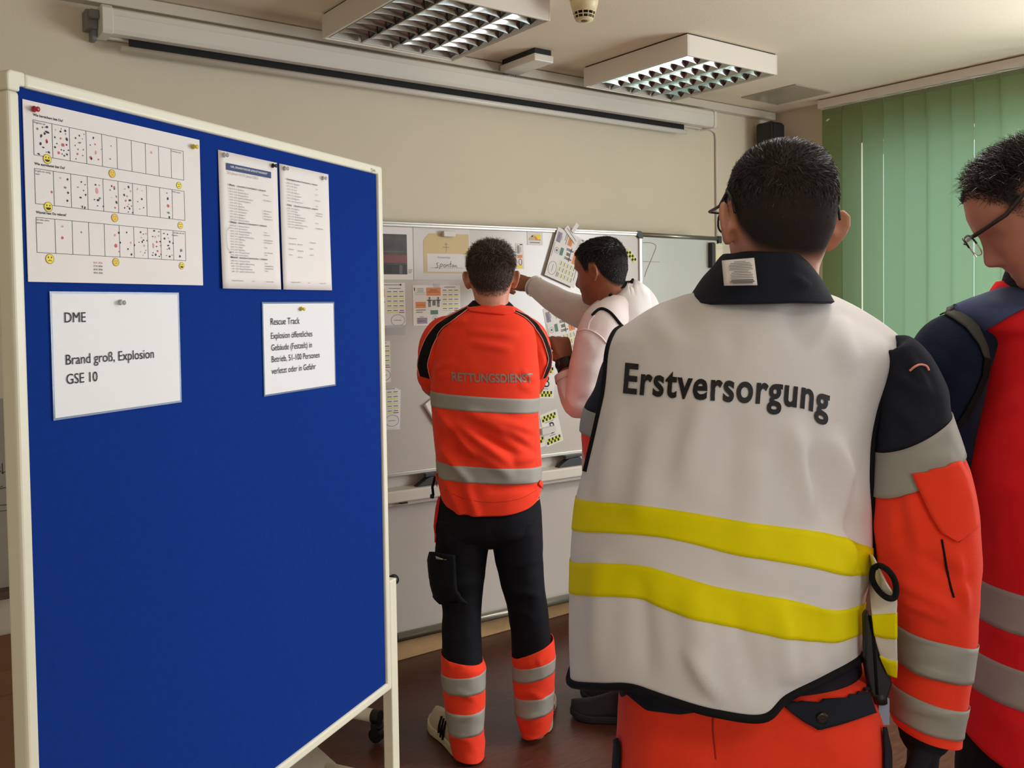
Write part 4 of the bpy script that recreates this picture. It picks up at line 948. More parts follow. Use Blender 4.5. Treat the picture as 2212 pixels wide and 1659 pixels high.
def head_matrix(pos, yaw, pitch=0.0, roll=0.0, s=1.0):
    """yaw: 0 looks straight away from the viewpoint, positive turns the face to the picture's left"""
    base = Matrix((HR, HD, UP)).transposed().to_4x4()
    return Matrix.Translation(pos) @ base @ Matrix.Rotation(yaw, 4, 'Z') @ Matrix.Rotation(-pitch, 4, 'X') @ Matrix.Rotation(roll, 4, 'Y') @ Matrix.Scale(s, 4)
HAIRLINE = [(-0.12, -0.066), (-0.075, -0.062), (-0.055, -0.050), (-0.03, -0.016), (-0.012, 0.030), (0.012, 0.034), (0.018, 0.006), (0.033, 0.006), (0.046, 0.036), (0.062, 0.066), (0.078, 0.082), (0.12, 0.086)]
def hair_above(H):
    """how far a head point lies above the hairline (metres)"""
    y = H[:, 1]; return H[:, 2] - np.interp(y, [a for a, b in HAIRLINE], [b for a, b in HAIRLINE])
def skin_mat(name, rgb, hair, rough=0.5):
    m = mat(name, rgb, rough, spec=0.4, noise=(40, 0.05)); nt = m.node_tree; b = nt.nodes['Principled BSDF']
    b.inputs['Subsurface Weight'].default_value = 0.12; b.inputs['Subsurface Radius'].default_value = (0.9, 0.3, 0.15); b.inputs['Subsurface Scale'].default_value = 0.004
    src = b.inputs['Base Color'].links[0].from_socket
    at = nt.nodes.new('ShaderNodeAttribute'); at.attribute_name = 'stubble'
    mx = nt.nodes.new('ShaderNodeMix'); mx.data_type = 'RGBA'; mx.inputs[7].default_value = lin(hair) + (1,)
    rr = nt.nodes.new('ShaderNodeMapRange'); rr.inputs[3].default_value = rough; rr.inputs[4].default_value = 0.9; nt.links.new(at.outputs['Fac'], rr.inputs[0]); nt.links.new(rr.outputs[0], b.inputs['Roughness'])
    nt.links.new(at.outputs['Fac'], mx.inputs[0]); nt.links.new(src, mx.inputs[6]); nt.links.new(mx.outputs[2], b.inputs['Base Color'])
    return m
def body_obj(mb, M, m, par, voxel=0.004, stubble=(0.0, 0.03), beard=0.0, smooth_it=6):
    """join all shells of a figure into one continuous surface"""
    me = mb.mesh('body'); o = bpy.data.objects.new('body', me); COL.objects.link(o)
    r = o.modifiers.new('join', 'REMESH'); r.mode = 'VOXEL'; r.voxel_size = voxel; r.use_smooth_shade = True
    s = o.modifiers.new('smooth', 'SMOOTH'); s.factor = 0.5; s.iterations = smooth_it
    dg = bpy.context.evaluated_depsgraph_get(); dg.update()
    me2 = bpy.data.meshes.new_from_object(o.evaluated_get(dg), depsgraph=dg); o.modifiers.clear(); o.data = me2
    bpy.data.meshes.remove(me); me2.name = 'body'
    me2.materials.clear(); me2.materials.append(m); me2.polygons.foreach_set('use_smooth', [True] * len(me2.polygons))
    co = np.empty(len(me2.vertices) * 3); me2.vertices.foreach_get('co', co); co = co.reshape(-1, 3)
    Mi = np.array(M.inverted()); H = co @ Mi[:3, :3].T + Mi[:3, 3]
    h = hair_above(H); f = np.clip((h - stubble[0]) / (stubble[1] - stubble[0]), 0, 1); f = f*f*(3 - 2*f)
    f *= (np.abs(H[:, 0]) < 0.0835) & (np.linalg.norm(H, axis=1) < 0.2)
    ear = (np.abs(H[:, 0]) > 0.0785) & (H[:, 2] < 0.048) & (H[:, 1] < 0.012) & (H[:, 1] > -0.05); f[ear] = 0
    if beard:
        bz = np.clip((-0.03 - H[:, 2]) / 0.02, 0, 1) * np.clip((H[:, 1] - 0.005) / 0.03, 0, 1) * (np.linalg.norm(H, axis=1) < 0.16); f = np.maximum(f, beard * bz)
    at = me2.attributes.new('stubble', 'FLOAT', 'POINT'); at.data.foreach_set('value', f.astype(np.float32))
    o.parent = par
    return o, co, H
def hair_obj(body, co, H, M, m, par, n, length, flow, lift=0.5, start=0.0, wid=0.0009, seed=1, jitter=0.35, clump=0.0):
    """short hair as single strands rooted in the scalp; length(H)->metres, flow(H)->local direction"""
    rng = np.random.default_rng(seed); me = body.data
    me.calc_loop_triangles(); T = np.empty(len(me.loop_triangles) * 3, int); me.loop_triangles.foreach_get('vertices', T); T = T.reshape(-1, 3)
    hv = hair_above(H); ok = (hv > start) & (np.linalg.norm(H, axis=1) < 0.17) & ~((np.abs(H[:, 0]) > 0.0785) & (H[:, 2] < 0.048) & (H[:, 1] > -0.05) & (H[:, 1] < 0.012))
    T = T[ok[T].all(1)]; A = np.linalg.norm(np.cross(co[T[:, 1]] - co[T[:, 0]], co[T[:, 2]] - co[T[:, 0]]), axis=1)
    pick = rng.choice(len(T), n, p=A / A.sum()); w = rng.dirichlet((1, 1, 1), n)
    Hp = (H[T[pick]] * w[..., None]).sum(1)
    nr = np.cross(H[T[pick, 1]] - H[T[pick, 0]], H[T[pick, 2]] - H[T[pick, 0]]); nr /= np.linalg.norm(nr, axis=1, keepdims=True)
    nr[(nr * Hp).sum(1) < 0] *= -1
    L = length(Hp) * rng.uniform(0.7, 1.15, n); fl = flow(Hp)
    if clump:
        cen = Hp[rng.integers(0, n, max(8, n // 40))]; near = np.argmin(((Hp[:, None, :] - cen[None]) ** 2).sum(2), 1) if n < 9000 else rng.integers(0, len(cen), n)
        fl = fl + clump * rng.normal(0, 1, (len(cen), 3))[near]
    fl = fl - nr * (fl * nr).sum(1, keepdims=True); fl /= np.maximum(np.linalg.norm(fl, axis=1, keepdims=True), 1e-6)
    d0 = nr * lift + fl * (1 - lift) + rng.normal(0, jitter * 0.3, (n, 3)); d0 /= np.linalg.norm(d0, axis=1, keepdims=True)
    d1 = nr * lift * 0.25 + fl + rng.normal(0, jitter * 0.3, (n, 3)); d1 /= np.linalg.norm(d1, axis=1, keepdims=True)
    sd = np.cross(d0, rng.normal(0, 1, (n, 3))); sd /= np.linalg.norm(sd, axis=1, keepdims=True)
    P = []; q = Hp - nr * 0.001
    for i in range(4):
        u = i / 3; P.append((q, wid * (1 - 0.75*u))); dd = d0 * (1 - u) + d1 * u; dd /= np.linalg.norm(dd, axis=1, keepdims=True); q = q + dd * (L / 3)[:, None]
    V_ = np.stack([np.stack([p - sd * (wi/2), p + sd * (wi/2)], 1) for p, wi in P], 1).reshape(-1, 3)      # n, 4, 2
    Mm = np.array(M); V_ = V_ @ Mm[:3, :3].T + Mm[:3, 3]
    b = (np.arange(n) * 8)[:, None, None]; F = (b + np.array([[0, 1, 3, 2], [2, 3, 5, 4], [4, 5, 7, 6]])[None]).reshape(-1, 4)
    me2 = bpy.data.meshes.new('hair'); me2.vertices.add(len(V_)); me2.vertices.foreach_set('co', V_.ravel())
    me2.loops.add(F.size); me2.loops.foreach_set('vertex_index', F.ravel()); me2.polygons.add(len(F))
    me2.polygons.foreach_set('loop_start', np.arange(0, F.size, 4)); me2.update(calc_edges=True); me2.polygons.foreach_set('use_smooth', [True] * len(F))
    me2.materials.append(m); o = bpy.data.objects.new('hair', me2); COL.objects.link(o); o.parent = par
    return o
def shoe(par, heel, toe, m_up, m_sole, L=0.30, sole=0.030, wid=0.052, name='shoe', hi=0.095):
    """a shoe on the floor from heel to toe: upper and sole"""
    h, t_ = V(heel), V(toe); a = (t_ - h).normalized(); b = UP.cross(a)
    st = [0.0, 0.04, 0.15, 0.3, 0.45, 0.6, 0.75, 0.88, 0.96, 1.0]
    wd = [0.45, 0.66, 0.78, 0.76, 0.78, 0.90, 1.0, 0.86, 0.58, 0.25]
    ht = [0.80, 0.95, 1.0, 1.0, 0.92, 0.74, 0.58, 0.48, 0.40, 0.34]
    def P(u, y, z): return h + a * (u * L) + b * y + UP * z
    rows = []; srows = []
    for u, w_, z_ in zip(st, wd, ht):
        toe_up = 0.012 * max(0, (u - 0.75) / 0.25)**2
        hw = wid * w_; H_ = hi * z_
        rows.append([tuple(P(u, hw*math.copysign(abs(math.cos(q))**0.75, math.cos(q)) * (1 - 0.35*max(0, math.sin(q))), sole*0.6 + toe_up + H_*max(0, math.sin(q))**0.8)) for q in np.linspace(0, 2*PI, 28, endpoint=False)])
        srows.append([tuple(P(u if 0 < u < 1 else (u - 0.012 if u == 0 else u + 0.012), (hw + 0.005)*x, z)) for x, z in ((-1, 0.002 + toe_up), (-1.0, sole*0.55 + toe_up), (-0.97, sole + toe_up), (-0.6, sole + toe_up), (0.6, sole + toe_up), (0.97, sole + toe_up), (1.0, sole*0.55 + toe_up), (1, 0.002 + toe_up), (0.5, toe_up + 0.001), (-0.5, toe_up + 0.001))])
    up = grid_mb(crom(np.array(rows).reshape(len(rows), -1), 3).reshape(-1, 28, 3)).obj(name, m_up, par, smooth=True)
    grid_mb(crom(np.array(srows).reshape(len(srows), -1), 3).reshape(-1, 10, 3)).obj('sole', m_sole, up, smooth=False, bevel=0.003)
    return up, P
# ------------------------------------------------------------------ people: cloth and skin
M_HIVIS = mat('hi_vis_orange_cloth', (255, 66, 36), 0.8, spec=0.2, noise=(30, 0.04), bump=(420, 0.25), sheen=0.1)
M_RED = mat('red_jacket_cloth', (232, 34, 40), 0.8, spec=0.2, noise=(25, 0.05), bump=(420, 0.25))
M_REFL = mat('silver_reflective_tape', (160, 158, 150), 0.62, metal=0.0, noise=(18, 0.06))
M_NAVY = mat('navy_cloth', (27, 30, 42), 0.8, spec=0.25, noise=(40, 0.12), bump=(300, 0.25))
M_BLKC = mat('black_cloth', (20, 20, 23), 0.85, spec=0.2, bump=(300, 0.2))
M_FLEECE = mat('dark_blue_fleece', (22, 30, 50), 0.95, spec=0.1, noise=(30, 0.12), bump=(500, 0.6), sheen=0.08)
M_YOKE = mat('slate_blue_cloth', (70, 82, 120), 0.75, spec=0.25, noise=(20, 0.06))
M_VEST = mat('white_vest_cloth', (234, 230, 230), 0.8, spec=0.2, noise=(20, 0.015), bump=(500, 0.12))
M_SWEAT = mat('white_sweatshirt_cloth', (226, 214, 212), 0.9, spec=0.15, bump=(400, 0.3))
M_YBAND = mat('yellow_vest_band', (246, 232, 4), 0.75, spec=0.15, noise=(40, 0.02))
M_PRINTK = mat('black_vest_print', (16, 15, 16), 0.6)
M_PRINTG = mat('grey_jacket_print', (150, 134, 122), 0.5)
M_PIPE = mat('pale_piping', (240, 150, 132), 0.6)
M_TROUSK = mat('black_trouser_cloth', (20, 21, 27), 0.85, spec=0.2, noise=(30, 0.15), bump=(300, 0.25))
M_SOLEW = mat('cream_rubber', (214, 206, 176), 0.6)
M_SHOEW = mat('off_white_leather', (196, 186, 160), 0.55, noise=(30, 0.06))
M_SHOEK = mat('black_shoe_mesh', (26, 28, 30), 0.7, bump=(300, 0.5))
M_SOLEK = mat('black_rubber', (34, 36, 38), 0.7)
def hair_mat(name, rgb, rough=0.38):
    m = mat(name, rgb, rough, spec=0.6); return m
M_LENS = mat('spectacle_lens', (235, 240, 240), 0.02, trans=1.0, ior=1.12)
M_GLOVE = mat('navy_work_glove', (30, 31, 38), 0.85, spec=0.2, bump=(300, 0.4))

def person(label, px, d, py=1600):
    p = W(px, py, d)
    return thing('person', label, 'person', (p.x, p.y, 0), 0, 'people in rescue clothing')
def settle(root):
    """children were modelled in room coordinates: keep them there under the Empty at the feet"""
    bpy.context.view_layer.update()
    inv = Matrix.Translation(root.location).inverted()
    for c in root.children: c.matrix_parent_inverse = inv
def head_into(mb, M, nose=1.0, wide=1.0, ears=0.5, earl=None):
    H = head_grid(wide, nose); R = np.array(M); G = H @ R[:3, :3].T + R[:3, 3]; grid_mb(G, mb=mb)
    ear_mb(mb, M, 1, ears); ear_mb(mb, M, -1, earl if earl is not None else ears)
def glasses(root, M, fwd=0.108, up=0.016, half=False, m=M_BLACK, w=0.069, tk=1.0):
    """spectacles: rims with lenses, bridge and two temples hooked over the ears"""
    def P(x, y, z): return M @ V((x, y + 0.006 - abs(x) * 0.12, z + up + (y - fwd) * 0))
    for s in (-1, 1):
        c = s * 0.034; pts = []
        for q in np.linspace(0, 2*PI, 33):
            a, b = 0.0285 * math.copysign(abs(math.cos(q))**0.7, math.cos(q)), 0.0205 * math.copysign(abs(math.sin(q))**0.7, math.sin(q)); pts.append((c + a, fwd, -0.010 + b))
        rim = MB().tube([P(*p) for p in pts], 0.0010 if half else 0.0018, 8).obj('rim', m if not half else M_ALU, root, smooth=True)
        if half: MB().tube([P(*p) for p in pts[0:17]], 0.0018, 8).obj('brow_bar', m, rim, smooth=True)
        mb = MB(); mb.add([P(*p) for p in pts[:-1]], [tuple(range(32))]); mb.obj('lens', M_LENS, rim, solid=0.0015)
        MB().tube([P(s*0.0625, fwd, 0.004), P(s*w, fwd - 0.004, 0.004), M @ V((s*0.077, 0.05, up + 0.006)), M @ V((s*0.0795, 0.004, up + 0.022)), M @ V((s*0.080, -0.022, up + 0.006)), M @ V((s*0.078, -0.034, up - 0.016))], [q * tk for q in (0.0022, 0.0026, 0.0026, 0.0022, 0.0020, 0.0020)], 8).obj('temple', m, root, smooth=True)
    MB().tube([P(-0.0065, fwd, -0.003), P(0, fwd + 0.003, 0.001), P(0.0065, fwd, -0.003)], 0.0016, 8).obj('bridge', m, root, smooth=True)

# ================================================================== person in the orange jacket at the whiteboard
dA = 3.05
A = person('person in orange rescue jacket and black trousers seen from behind at the whiteboard', 1055, dA, 1640)
SK_A = skin_mat('skin_fair', (206, 142, 116), (62, 46, 38))
MA = head_matrix(W(1061, 606, dA), 0.03, 0.04, 0.0)
mb = MB(); head_into(mb, MA, ears=0.36)
Aw = lambda x, y, dd=0.0: W(x, y, dA + dd)
tube_mb(mb, [MA @ V((0, -0.02, -0.05)), MA @ V((0, -0.028, -0.09)), Aw(1060, 690, 0.0)], [0.058, 0.057, 0.07])
tube_mb(mb, [Aw(1058, 690), Aw(1055, 740), Aw(1052, 860), Aw(1052, 980), Aw(1056, 1080), Aw(1056, 1130)], [0.085, 0.115, 0.105, 0.10, 0.105, 0.09], flat=1.0)
for sx, pts in ((-1, ((1010, 725, 0.02), (958, 738, 0.01), (934, 800, 0.02), (985, 828, 0.18), (1060, 812, 0.25))), (1, ((1100, 725, 0.02), (1138, 738, 0.01), (1155, 800, 0.02), (1120, 828, 0.18), (1050, 824, 0.25)))):
    tube_mb(mb, [Aw(*p) for p in pts], [0.035, 0.040, 0.040, 0.035, 0.027])
hand_mb(mb, Aw(1066, 812, 0.25), HR * 0.95 - UP * 0.1, -HD, 1, 0.5); hand_mb(mb, Aw(1044, 826, 0.25), -HR * 0.95 + UP * 0.05, -HD, -1, 0.5)
tube_mb(mb, [Aw(1005, 1110), Aw(995, 1240), Aw(998, 1330, -0.01), Aw(1001, 1450, -0.02), Aw(1008, 1580, -0.03), Aw(1008, 1625, -0.03)], [0.08, 0.066, 0.052, 0.050, 0.036, 0.034])
tube_mb(mb, [Aw(1108, 1110), Aw(1125, 1240, 0.02), Aw(1138, 1330, 0.04), Aw(1150, 1440, 0.07), Aw(1156, 1540, 0.10), Aw(1158, 1578, 0.10)], [0.08, 0.066, 0.052, 0.050, 0.036, 0.034])
bodyA, coA, HA = body_obj(mb, MA, SK_A, A, 0.0038, stubble=(-0.004, 0.030))
HM_A = hair_mat('dark_brown_hair', (74, 55, 42), 0.5)
def len_top(H, top, side, z0=0.045, z1=0.095):
    t = np.clip((H[:, 2] - z0) / (z1 - z0), 0, 1); return side + (top - side) * t*t*(3 - 2*t)
def flow_down(H):
    up = np.clip((H[:, 2] - 0.05) / 0.05, 0, 1)[:, None]
    return np.stack([H[:, 0]*2, 0.0*H[:, 0], -np.ones(len(H))], 1) * (1 - up) + np.stack([H[:, 0]*4, np.ones(len(H))*0.8 , np.zeros(len(H))], 1) * up
hair_obj(bodyA, coA, HA, MA, HM_A, A, 9000, lambda H: len_top(H, 0.030, 0.006, 0.02, 0.09), flow_down, lift=0.42, start=0.004, wid=0.0016, seed=3, jitter=0.6, clump=0.55)

rows = [(1012, 660, 1108, 662, 0, .072), (985, 673, 1128, 674, 0, .095), (960, 688, 1148, 690, 0, .112), (944, 712, 1160, 714, 0, .120), (936, 745, 1166, 748, 0, .127), (932, 790, 1166, 795, 0, .130),
        (931, 842, 1164, 857, 0, .130), (932, 874, 1162, 888, 0, .129), (936, 920, 1164, 926, 0, .127), (939, 958, 1167, 964, 0, .126), (942, 990, 1170, 1002, 0, .127), (945, 1024, 1169, 1035, 0, .128), (949, 1050, 1168, 1054, 0, .130), (954, 1066, 1165, 1062, 0, .131)]
foldsA = [(975, 905, 1110, 1010, 10, 16), (940, 880, 1030, 990, 8, 19), (1000, 885, 1150, 960, 11, 14), (1040, 895, 1165, 935, 9, 11), (950, 960, 1020, 1050, 9, 19), (1010, 960, 1110, 1035, 12, 11), (960, 1030, 1000, 1090, 7, 14), (1000, 1040, 1040, 1100, 8, 11),
          (975, 920, 1000, 985, 6, -14), (1020, 930, 1120, 985, 7, -11), (1080, 925, 1165, 985, 8, -9), (935, 800, 985, 780, 6, 9), (935, 820, 975, 805, 5, 9), (1125, 800, 1165, 830, 6, 9), (1120, 830, 1160, 848, 5, 9), (1010, 715, 1120, 725, 8, 7), (1015, 740, 1110, 755, 8, 7), (1110, 1000, 1165, 985, 8, 9), (1050, 1055, 1160, 1050, 6, -9), (960, 700, 1010, 690, 8, 7)]
GA, NA = loft(rows, dA, 8, 120, foldsA, 0.0025, 8, 2, power=2.35)
k0 = 11 * 8                                                # shirt-tail: the hem drops at the back
for i in range(k0, len(GA)):
    t_ = (i - k0) / (len(GA) - 1 - k0); c = GA[i].mean(0); bk = np.clip(-((GA[i] - c) @ np.array(HD)) / 0.13, 0, 1)
    GA[i, :, 2] -= 0.050 * t_ * bk**1.2
NA = grid_normals(GA, True) * np.sign((grid_normals(GA, True) * NA).sum(2, keepdims=True))
jk = cloth('jacket', GA, M_HIVIS, A, cap=False, solid=0.002)
band('reflective_band', GA, NA, 48, 56, M_REFL, jk); band('reflective_band', GA, NA, 80, 88, M_REFL, jk)
sl = []
for pts, rr in (([(1000, 706, 0.01), (964, 714, 0), (943, 742, 0), (936, 785, 0.01), (934, 814, 0.03), (955, 834, 0.10), (1000, 834, 0.19), (1052, 818, 0.25)], (.028, .050, .057, .053, .050, .050, .048, .040)),
                ([(1108, 706, 0.01), (1135, 714, 0), (1152, 742, 0), (1156, 785, 0.01), (1150, 816, 0.03), (1135, 834, 0.10), (1100, 836, 0.19), (1048, 826, 0.25)], (.028, .050, .056, .052, .050, .050, .048, .040))):
    sl.append(limb([Aw(*p) for p in pts], rr, 8, 56, [(920, 745, 935, 800, 5, 3), (1165, 750, 1180, 800, 5, 3)], 0.002, 14, 4))
for (G, N) in sl:
    s_ = cloth('sleeve', G, M_HIVIS, A); band('reflective_band', G, N, 35, 42, M_REFL, s_); band('cuff', G, N, 50, 56, M_BLKC, s_)
bv = bvh_of(GA, *[g[0] for g in sl])
Lo = [(1008, 665), (980, 680), (943, 702), (921, 731), (908, 764), (904, 790), (908, 812)]; Li = [(1012, 669), (984, 690), (958, 709), (941, 735), (930, 762), (925, 790), (930, 818)]
Ro = [(1113, 672), (1138, 683), (1160, 701), (1177, 727), (1188, 757), (1190, 790), (1178, 815)]; Ri = [(1112, 676), (1134, 688), (1151, 705), (1169, 731), (1179, 759), (1182, 781), (1170, 818)]
patch('black_stripe', Lo, Li, bv, M_BLKC, jk, 0.003, 6, 40, dA); patch('black_stripe', Ro, Ri, bv, M_BLKC, jk, 0.003, 6, 40, dA)
for pl in (Lo, Li, Ro, Ri): cord('piping', pl, bv, M_PIPE, jk, 0.0016, dA, 48, 0.004)
letters_on('lettering', 'RETTUNGSDIENST', bv, M_PRINTG, jk, [(977, 822), (1030, 825), (1090, 826), (1150, 825)], 18, 0.0026, dA, bold=0.028, up=(-0.06, -1))
cord('seam', [(960, 1058), (1000, 1076), (1060, 1085), (1120, 1078), (1160, 1058)], bv, mat('orange_seam', (196, 44, 24), 0.8), jk, 0.0012, dA)
G, N = loft([(1000, 674, 1116, 676, 0.0, .086), (1008, 664, 1112, 666, 0.0, .080), (1017, 655, 1104, 657, 0.002, .074), (1022, 650, 1098, 652, 0.002, .069)], dA, 5, 60)
cloth('collar', G, M_BLKC, A, cap=False, solid=0.004)
patch('collar_fold', [(1012, 668), (1040, 662), (1080, 660), (1108, 666)], [(1014, 674), (1046, 678), (1090, 682), (1112, 676)], bvh_of(G, GA), M_HIVIS, A, 0.005, 6, 30, dA, 0.003)
MB().tube([Aw(940, 1030, -0.02), Aw(934, 1052, -0.01), Aw(936, 1070, 0.0)], 0.0045, 10).obj('drawcord', M_BLKC, jk, smooth=True)
o = MB().tube([Aw(934, 1068, 0.0), Aw(933, 1076, 0.0)], 0.007, 12).obj('cord_stopper', M_BLACK, jk, smooth=True)
patch('hem_tab', [(1164, 1036), (1170, 1044), (1176, 1050)], [(1160, 1046), (1166, 1052), (1172, 1056)], bv, M_HIVIS, jk, 0.006, 3, 6, dA, 0.003)
patch('hem_tab', [(938, 1020), (936, 1034), (938, 1050)], [(948, 1022), (947, 1036), (946, 1052)], bv, M_HIVIS, jk, 0.008, 3, 6, dA, 0.003)
# trousers
tf = [(945, 1180, 1050, 1150, 7, 5), (950, 1225, 1040, 1200, 6, 4), (950, 1270, 1045, 1255, 7, 5), (1080, 1165, 1165, 1150, 7, 4), (1085, 1225, 1170, 1210, 7, 5), (1090, 1270, 1175, 1290, 8, 6), (1100, 1310, 1160, 1340, 7, 4), (1070, 1150, 1090, 1200, 8, -5), (960, 1300, 1035, 1285, 6, -4), (960, 1385, 1030, 1370, 6, 3)]
G, N = loft([(958, 1048, 1160, 1046, 0, .112), (946, 1085, 1168, 1085, 0, .122), (941, 1120, 1171, 1120, 0, .124), (942, 1150, 1171, 1155, 0, .112), (960, 1172, 1155, 1176, 0, .07)], dA, 6, 90, tf, 0.003, 10, 7)
tr = cloth('trousers', G, M_TROUSK, A); allT = [G]
legs = {}
for nm, rw_ in (('l', [(943, 1115, 1060, 1115, 0, .105), (941, 1160, 1058, 1162, 0, .10), (938, 1210, 1051, 1210, 0, .095), (944, 1260, 1046, 1256, -.005, .088), (955, 1310, 1041, 1302, -.01, .080), (955, 1355, 1038, 1352, -.02, .076), (955, 1405, 1041, 1410, -.025, .076), (958, 1455, 1045, 1455, -.03, .076), (964, 1530, 1044, 1530, -.03, .074), (974, 1595, 1045, 1598, -.03, .07)]),
                ('r', [(1056, 1115, 1170, 1115, 0, .105), (1061, 1160, 1172, 1160, 0, .10), (1070, 1210, 1172, 1210, .01, .095), (1082, 1260, 1176, 1260, .02, .088), (1094, 1305, 1181, 1300, .035, .080), (1101, 1350, 1186, 1348, .05, .076), (1105, 1400, 1192, 1395, .065, .076), (1109, 1450, 1195, 1440, .08, .076), (1112, 1510, 1193, 1498, .09, .073), (1120, 1550, 1191, 1540, .1, .07)])):
    G, N = loft(rw_, dA, 7, 64, tf, 0.003, 12, 9); legs[nm] = (G, N); allT.append(G)
    cloth('trouser_leg', G, M_TROUSK, tr)
for rw_ in ([(953, 1406, 1043, 1424, -.025, .080), (954, 1424, 1046, 1434, -.03, .082), (955, 1446, 1048, 1442, -.03, .082), (956, 1480, 1048, 1482, -.03, .081), (961, 1522, 1047, 1520, -.03, .080), (968, 1570, 1045, 1569, -.03, .078), (973, 1600, 1046, 1606, -.03, .079), (977, 1618, 1046, 1630, -.03, .080)],
            [(1104, 1413, 1194, 1376, .065, .080), (1105, 1424, 1197, 1398, .07, .082), (1106, 1432, 1199, 1412, .075, .082), (1108, 1462, 1198, 1440, .08, .081), (1110, 1496, 1196, 1484, .09, .080), (1113, 1536, 1195, 1522, .095, .078), (1118, 1560, 1193, 1545, .1, .079), (1126, 1582, 1190, 1562, .1, .078)]):
    x0 = rw_[0][0]
    G, N = loft(rw_, dA, 7, 64, [(x0 + 10, 1500, x0 + 60, 1495, 5, 3), (x0 + 10, 1590, x0 + 70, 1600, 5, 5), (x0 + 15, 1420, x0 + 20, 1445, 4, 4), (x0 + 40, 1425, x0 + 42, 1445, 4, 4), (x0 + 60, 1420, x0 + 62, 1440, 4, 3), (x0 + 30, 1490, x0 + 80, 1515, 5, 4), (x0 + 20, 1555, x0 + 80, 1540, 5, 4)], 0.003, 16, 12)
    c_ = cloth('trouser_cuff', G, M_HIVIS, tr, cap=False, solid=0.003); 
    band('reflective_band', G, N, 14, 21, M_REFL, c_); band('reflective_band', G, N, 28, 35, M_REFL, c_)
bvT = bvh_of(*allT)
patch('cargo_pocket', [(942, 1192), (936, 1215), (934, 1250), (948, 1285), (960, 1300)], [(985, 1196), (985, 1230), (988, 1270), (1000, 1290), (1010, 1302)], bvT, M_TROUSK, tr, 0.018, 8, 20, dA, 0.012)
o = patch('zip_pull', [(955, 1199), (960, 1201)], [(956, 1204), (972, 1206)], bvT, M_ALU, tr, 0.030, 3, 4, dA, 0.003)
cord('piping', [(963, 1076), (968, 1086), (1000, 1098), (1030, 1107), (1044, 1106), (1048, 1100)], bvT, M_PIPE, tr, 0.0012, dA); cord('piping', [(1128, 1100), (1145, 1094), (1168, 1074)], bvT, M_PIPE, tr, 0.0012, dA)
patch('side_panel', [(948, 1072), (941, 1110), (936, 1150), (942, 1172)], [(953, 1075), (948, 1110), (943, 1140), (944, 1172)], bvT, M_RED, tr, 0.004, 3, 20, dA, 0.002)
for hp, tp, dh_ in (((1012, 1638), (948, 1566), 0.0), ((1166, 1583), (1172, 1500), 0.0)):
    def fl(px, py):
        d = FW + CR * ((px - CX) / F_PX) - CU * ((py - CY) / F_PX); return EYE + d * (-EYE.z / d.z)
    up, P = shoe(A, fl(*hp), fl(*tp), M_SHOEW, M_SOLEW, 0.29)
    for u in (0.42, 0.49, 0.56):
        for s in (-1, 1): MB().tube([P(u - 0.02, s*0.046, 0.022), P(u, s*0.040, 0.05), P(u + 0.03, s*0.026, 0.078)], 0.006, 8, flat=0.5).obj('side_stripe', M_BLKC, up, smooth=True)
    for u in (0.5, 0.57, 0.64): MB().tube([P(u, -0.022, 0.085 - (u - 0.5)*0.16), P(u, 0, 0.093 - (u - 0.5)*0.17), P(u, 0.022, 0.085 - (u - 0.5)*0.16)], 0.003, 8).obj('lace', M_SHOEW, up, smooth=True)
settle(A)

# ================================================================== person reaching out to the whiteboard
dB = 3.30
Bp = person('person in white sweatshirt and white vest reaching out to the whiteboard', 1340, dB, 1560)
SK_B = skin_mat('skin_tan', (150, 96, 68), (24, 21, 20))
Bw = lambda x, y, dd=0.0: W(x, y, dB + dd)
MBh = head_matrix(Bw(1301, 590), math.radians(58), 0.12, -0.05)
mb = MB(); head_into(mb, MBh, ears=0.4)
tube_mb(mb, [MBh @ V((0, -0.02, -0.05)), MBh @ V((0, -0.035, -0.09)), Bw(1338, 680, 0.02)], [0.060, 0.062, 0.075])
tube_mb(mb, [Bw(1340, 680), Bw(1345, 740), Bw(1345, 880), Bw(1342, 1000), Bw(1340, 1110)], [0.10, 0.125, 0.115, 0.11, 0.10])
tube_mb(mb, [Bw(1330, 690, -0.05), Bw(1300, 720, -0.14), Bw(1262, 868, -0.14), Bw(1232, 815, -0.09), Bw(1221, 782, -0.06)], [0.06, 0.054, 0.044, 0.036, 0.028])
hand_mb(mb, Bw(1222, 784, -0.06), UP * 0.9 - HR * 0.2 + HD * 0.2, HD * 0.8 - HR * 0.5, -1, 1.25, 1.0, thumb=0.9)
tube_mb(mb, [Bw(1320, 690, 0.1), Bw(1278, 680, 0.14), Bw(1205, 652, 0.34), Bw(1150, 618, 0.50)], [0.06, 0.052, 0.040, 0.028])
hand_mb(mb, Bw(1150, 618, 0.50), -HR * 0.85 + HD * 0.45 + UP * 0.25, -UP * 0.5 + HD * 0.8, 1, 0.75, 1.0, thumb=0.4)
tube_mb(mb, [Bw(1378, 1100, -.04), Bw(1384, 1320, -.10), Bw(1376, 1450, -.12), Bw(1372, 1535, -.12)], [0.07, 0.052, 0.048, 0.04])
tube_mb(mb, [Bw(1320, 1100, .04), Bw(1334, 1320, .07), Bw(1345, 1450, .08), Bw(1348, 1512, .08)], [0.07, 0.050, 0.046, 0.038])
bodyB, coB, HB = body_obj(mb, MBh, SK_B, Bp, 0.0038, stubble=(-0.002, 0.014), beard=0.25)
hair_obj(bodyB, coB, HB, MBh, hair_mat('black_hair', (20, 17, 16), 0.42), Bp, 9000, lambda H: len_top(H, 0.016, 0.005, 0.03, 0.10), flow_down, lift=0.35, start=0.003, wid=0.0015, seed=5, jitter=0.35)
